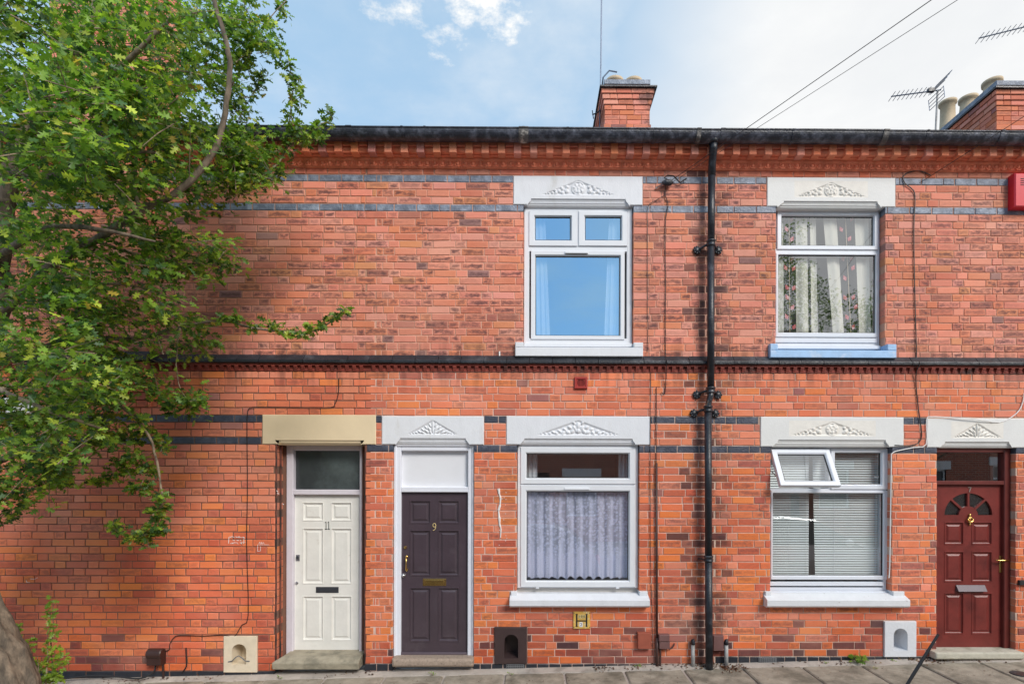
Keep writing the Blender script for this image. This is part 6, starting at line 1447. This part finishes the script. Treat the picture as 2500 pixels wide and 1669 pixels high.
def far_tree(x, y, hgt, rad, label):
    z = gz(x, -4.2); o = empty('far_tree', (x, y, z), label, 'tree', 'street trees across the road'); q = MB()
    q.tube([(x, y, z-.1), (x+.1, y, z+1.4), (x-.05, y, z+2.6), (x+.1, y, z+hgt*.75)], [.17, .13, .11, .04], 10); q.build('trunk', M_['bark'], o)
    q = MB()
    for k in range(9): a = k*.7; q.tube([(x, y, z+2.2+.3*k), (x+.6*rad*math.cos(a*2.3), y+.6*rad*math.sin(a*2.3), z+3.0+.4*k)], [.05, .015], 6)
    q.build('branch', M_['bark'], o)
    n = 15000; cl = RNG.normal(0, 1, (130, 3)); cl /= np.linalg.norm(cl, axis=1, keepdims=True); cl *= RNG.uniform(.35, 1, (130, 1))**.6
    cc = np.array([x, y, z+hgt*.66])+cl*np.array([rad, rad*.8, hgt*.36]); idx = RNG.integers(0, 130, n)
    p = cc[idx]+RNG.normal(0, .17, (n, 3)); me = leaf_mesh('crown', p, RNG.normal(0, .6, (n, 3))+np.array([0, 0, .8]), RNG.normal(0, 1, (n, 3)), RNG.uniform(.045, .08, n), leaf_cols(n, GREEN, GW)); c = put(bpy.data.objects.new('crown', me), o); c['kind'] = 'stuff'
far_tree(6.9, -10.3, 9.6, 2.6, 'leafy street tree across the road, the nearer to the pole in the reflections')
far_tree(11.6, -10.6, 8.6, 2.4, 'leafy street tree across the road, farther right in the reflections')

# ================================================================== parked cars at the kerb (just below the picture; one roof aerial shows)
TYRE = mat('tyre_rubber', (.02,.02,.02), .8, .1, 20); CGLASS = mat('car_glass', (.015,.018,.02), .04, 0, spec=.8); LAMP = mat('lamp_lens', (.7,.7,.72), .1, 0); RLAMP = mat('red_lamp_lens', (.4,.01,.01), .15, 0)
def car(x_front, yc, d, paint, label, aerial=None):
    """d=+1: the nose points to -x"""
    zg_ = gz(x_front+2*d, -4.2)-.12; o = empty('parked_car', (x_front+2*d, yc, zg_), label, 'car', 'cars parked at the near kerb')
    ST = [(0,.60,.55,.60,.48),(.12,.72,.66,.78,.60),(.5,.86,.80,.84,.68),(1.0,.96,.90,.86,.70),(1.75,1.41,.95,.87,.57),(2.4,1.47,.95,.87,.57),(3.05,1.44,.95,.86,.55),(3.4,1.36,.95,.85,.55),(3.85,1.0,.93,.82,.64),(3.98,.70,.64,.78,.6),(4.02,.5,.45,.72,.55)]
    rings = []
    for x, zt, zb, w, wr in ST:
        X = x_front+d*x; half = [(-w*.92,.20),(-w,.36),(-w*1.01,.6*zb+.1),(-w*.985,zb),(-wr,zt-.035),(-wr*.82,zt),(-wr*.4,zt+.015)]
        ring = [(X, yc+y, zg_+z) for y, z in half]+[(X, yc-y, zg_+z) for y, z in reversed(half)]; rings.append(ring)
    body, win, scr = MB(), MB(), MB(); K = 14
    for i in range(len(ST)-1):
        for j in range(K):
            k = (j+1) % K; f = [rings[i][j], rings[i][k], rings[i+1][k], rings[i+1][j]]
            tgt = body
            if j in (3, K-5) and 3 <= i <= 6: tgt = win
            elif j in (4, 5, 6, 7, 8) and i in (3, 7): tgt = scr
            tgt.add(f, [(0,1,2,3)])
    body.add(rings[0], [tuple(range(K))]); body.add(rings[-1], [tuple(range(K))])
    bo = body.build('body', paint, o, smooth=False); m = bo.modifiers.new('weld', 'WELD'); m.merge_threshold = .001; m2 = bo.modifiers.new('b', 'BEVEL'); m2.width = .03; m2.segments = 2; m2.limit_method = 'ANGLE'; m2.angle_limit = R_(12)
    win.build('side_window', CGLASS, o); scr.build('windscreen', CGLASS, o)
    for x in (.78, 3.2):
        for s in (-1, 1):
            c = (x_front+d*x, yc+s*.74-.09, zg_+.31); q = MB(); q.lathe([(.2, 0), (.30, .005), (.31, .03), (.31, .16), (.30, .185), (.2, .19)], c, 'y', 24); wh = q.build('wheel', TYRE, o, smooth=True)
            q = MB(); q.lathe([(.002, -.004), (.19, -.006), (.21, .01), (.21, .18), (.19, .196), (.002, .194)], c, 'y', 20); q.build('rim', M_['chrome'], wh)
    for s in (-1, 1):
        q = MB(); q.ball((x_front+d*.12, yc+s*.58, zg_+.62), .1, .14, .07); q.build('headlight', LAMP, o); q = MB(); q.ball((x_front+d*3.93, yc+s*.68, zg_+.78), .06, .08, .12); q.build('tail_light', RLAMP, o)
        q = MB(); q.ball((x_front+d*1.35, yc+s*.97, zg_+1.0), .07, .10, .07); q.build('wing_mirror', paint, o)
    if aerial:
        q = MB(); q.tube(aerial, [.009, .0024, .0028, .0021, .0025, .0020, .0027, .0020], 8); a = q.build('roof_aerial', M_['gasket'], o); a['label'] = 'black wound whip aerial on the car roof'
YA = -5.1
t0, t1 = at(2215, 1669, YA), at(2291, 1547, YA); dv = (t1-t0)
b0 = t0-dv*((t0.z-(gz(-.5, -4.2)-.12+1.46))/dv.z)
aer = [b0, b0+dv*.12]+[b0.lerp(t1, f) for f in (.3, .45, .6, .75, .9, 1.0)]
car(b0.x-3.02, YA, 1, mat('dark_blue_car_paint', (.05,.07,.11), .25, .03, 3, coat=1.0), 'dark blue hatchback parked nearest the camera with a roof aerial', aer)
car(7.3, YA+.02, -1, mat('silver_car_paint', (.55,.58,.60), .28, .03, 3, metal=.4, coat=1.0), 'silver hatchback parked in front of the right house')
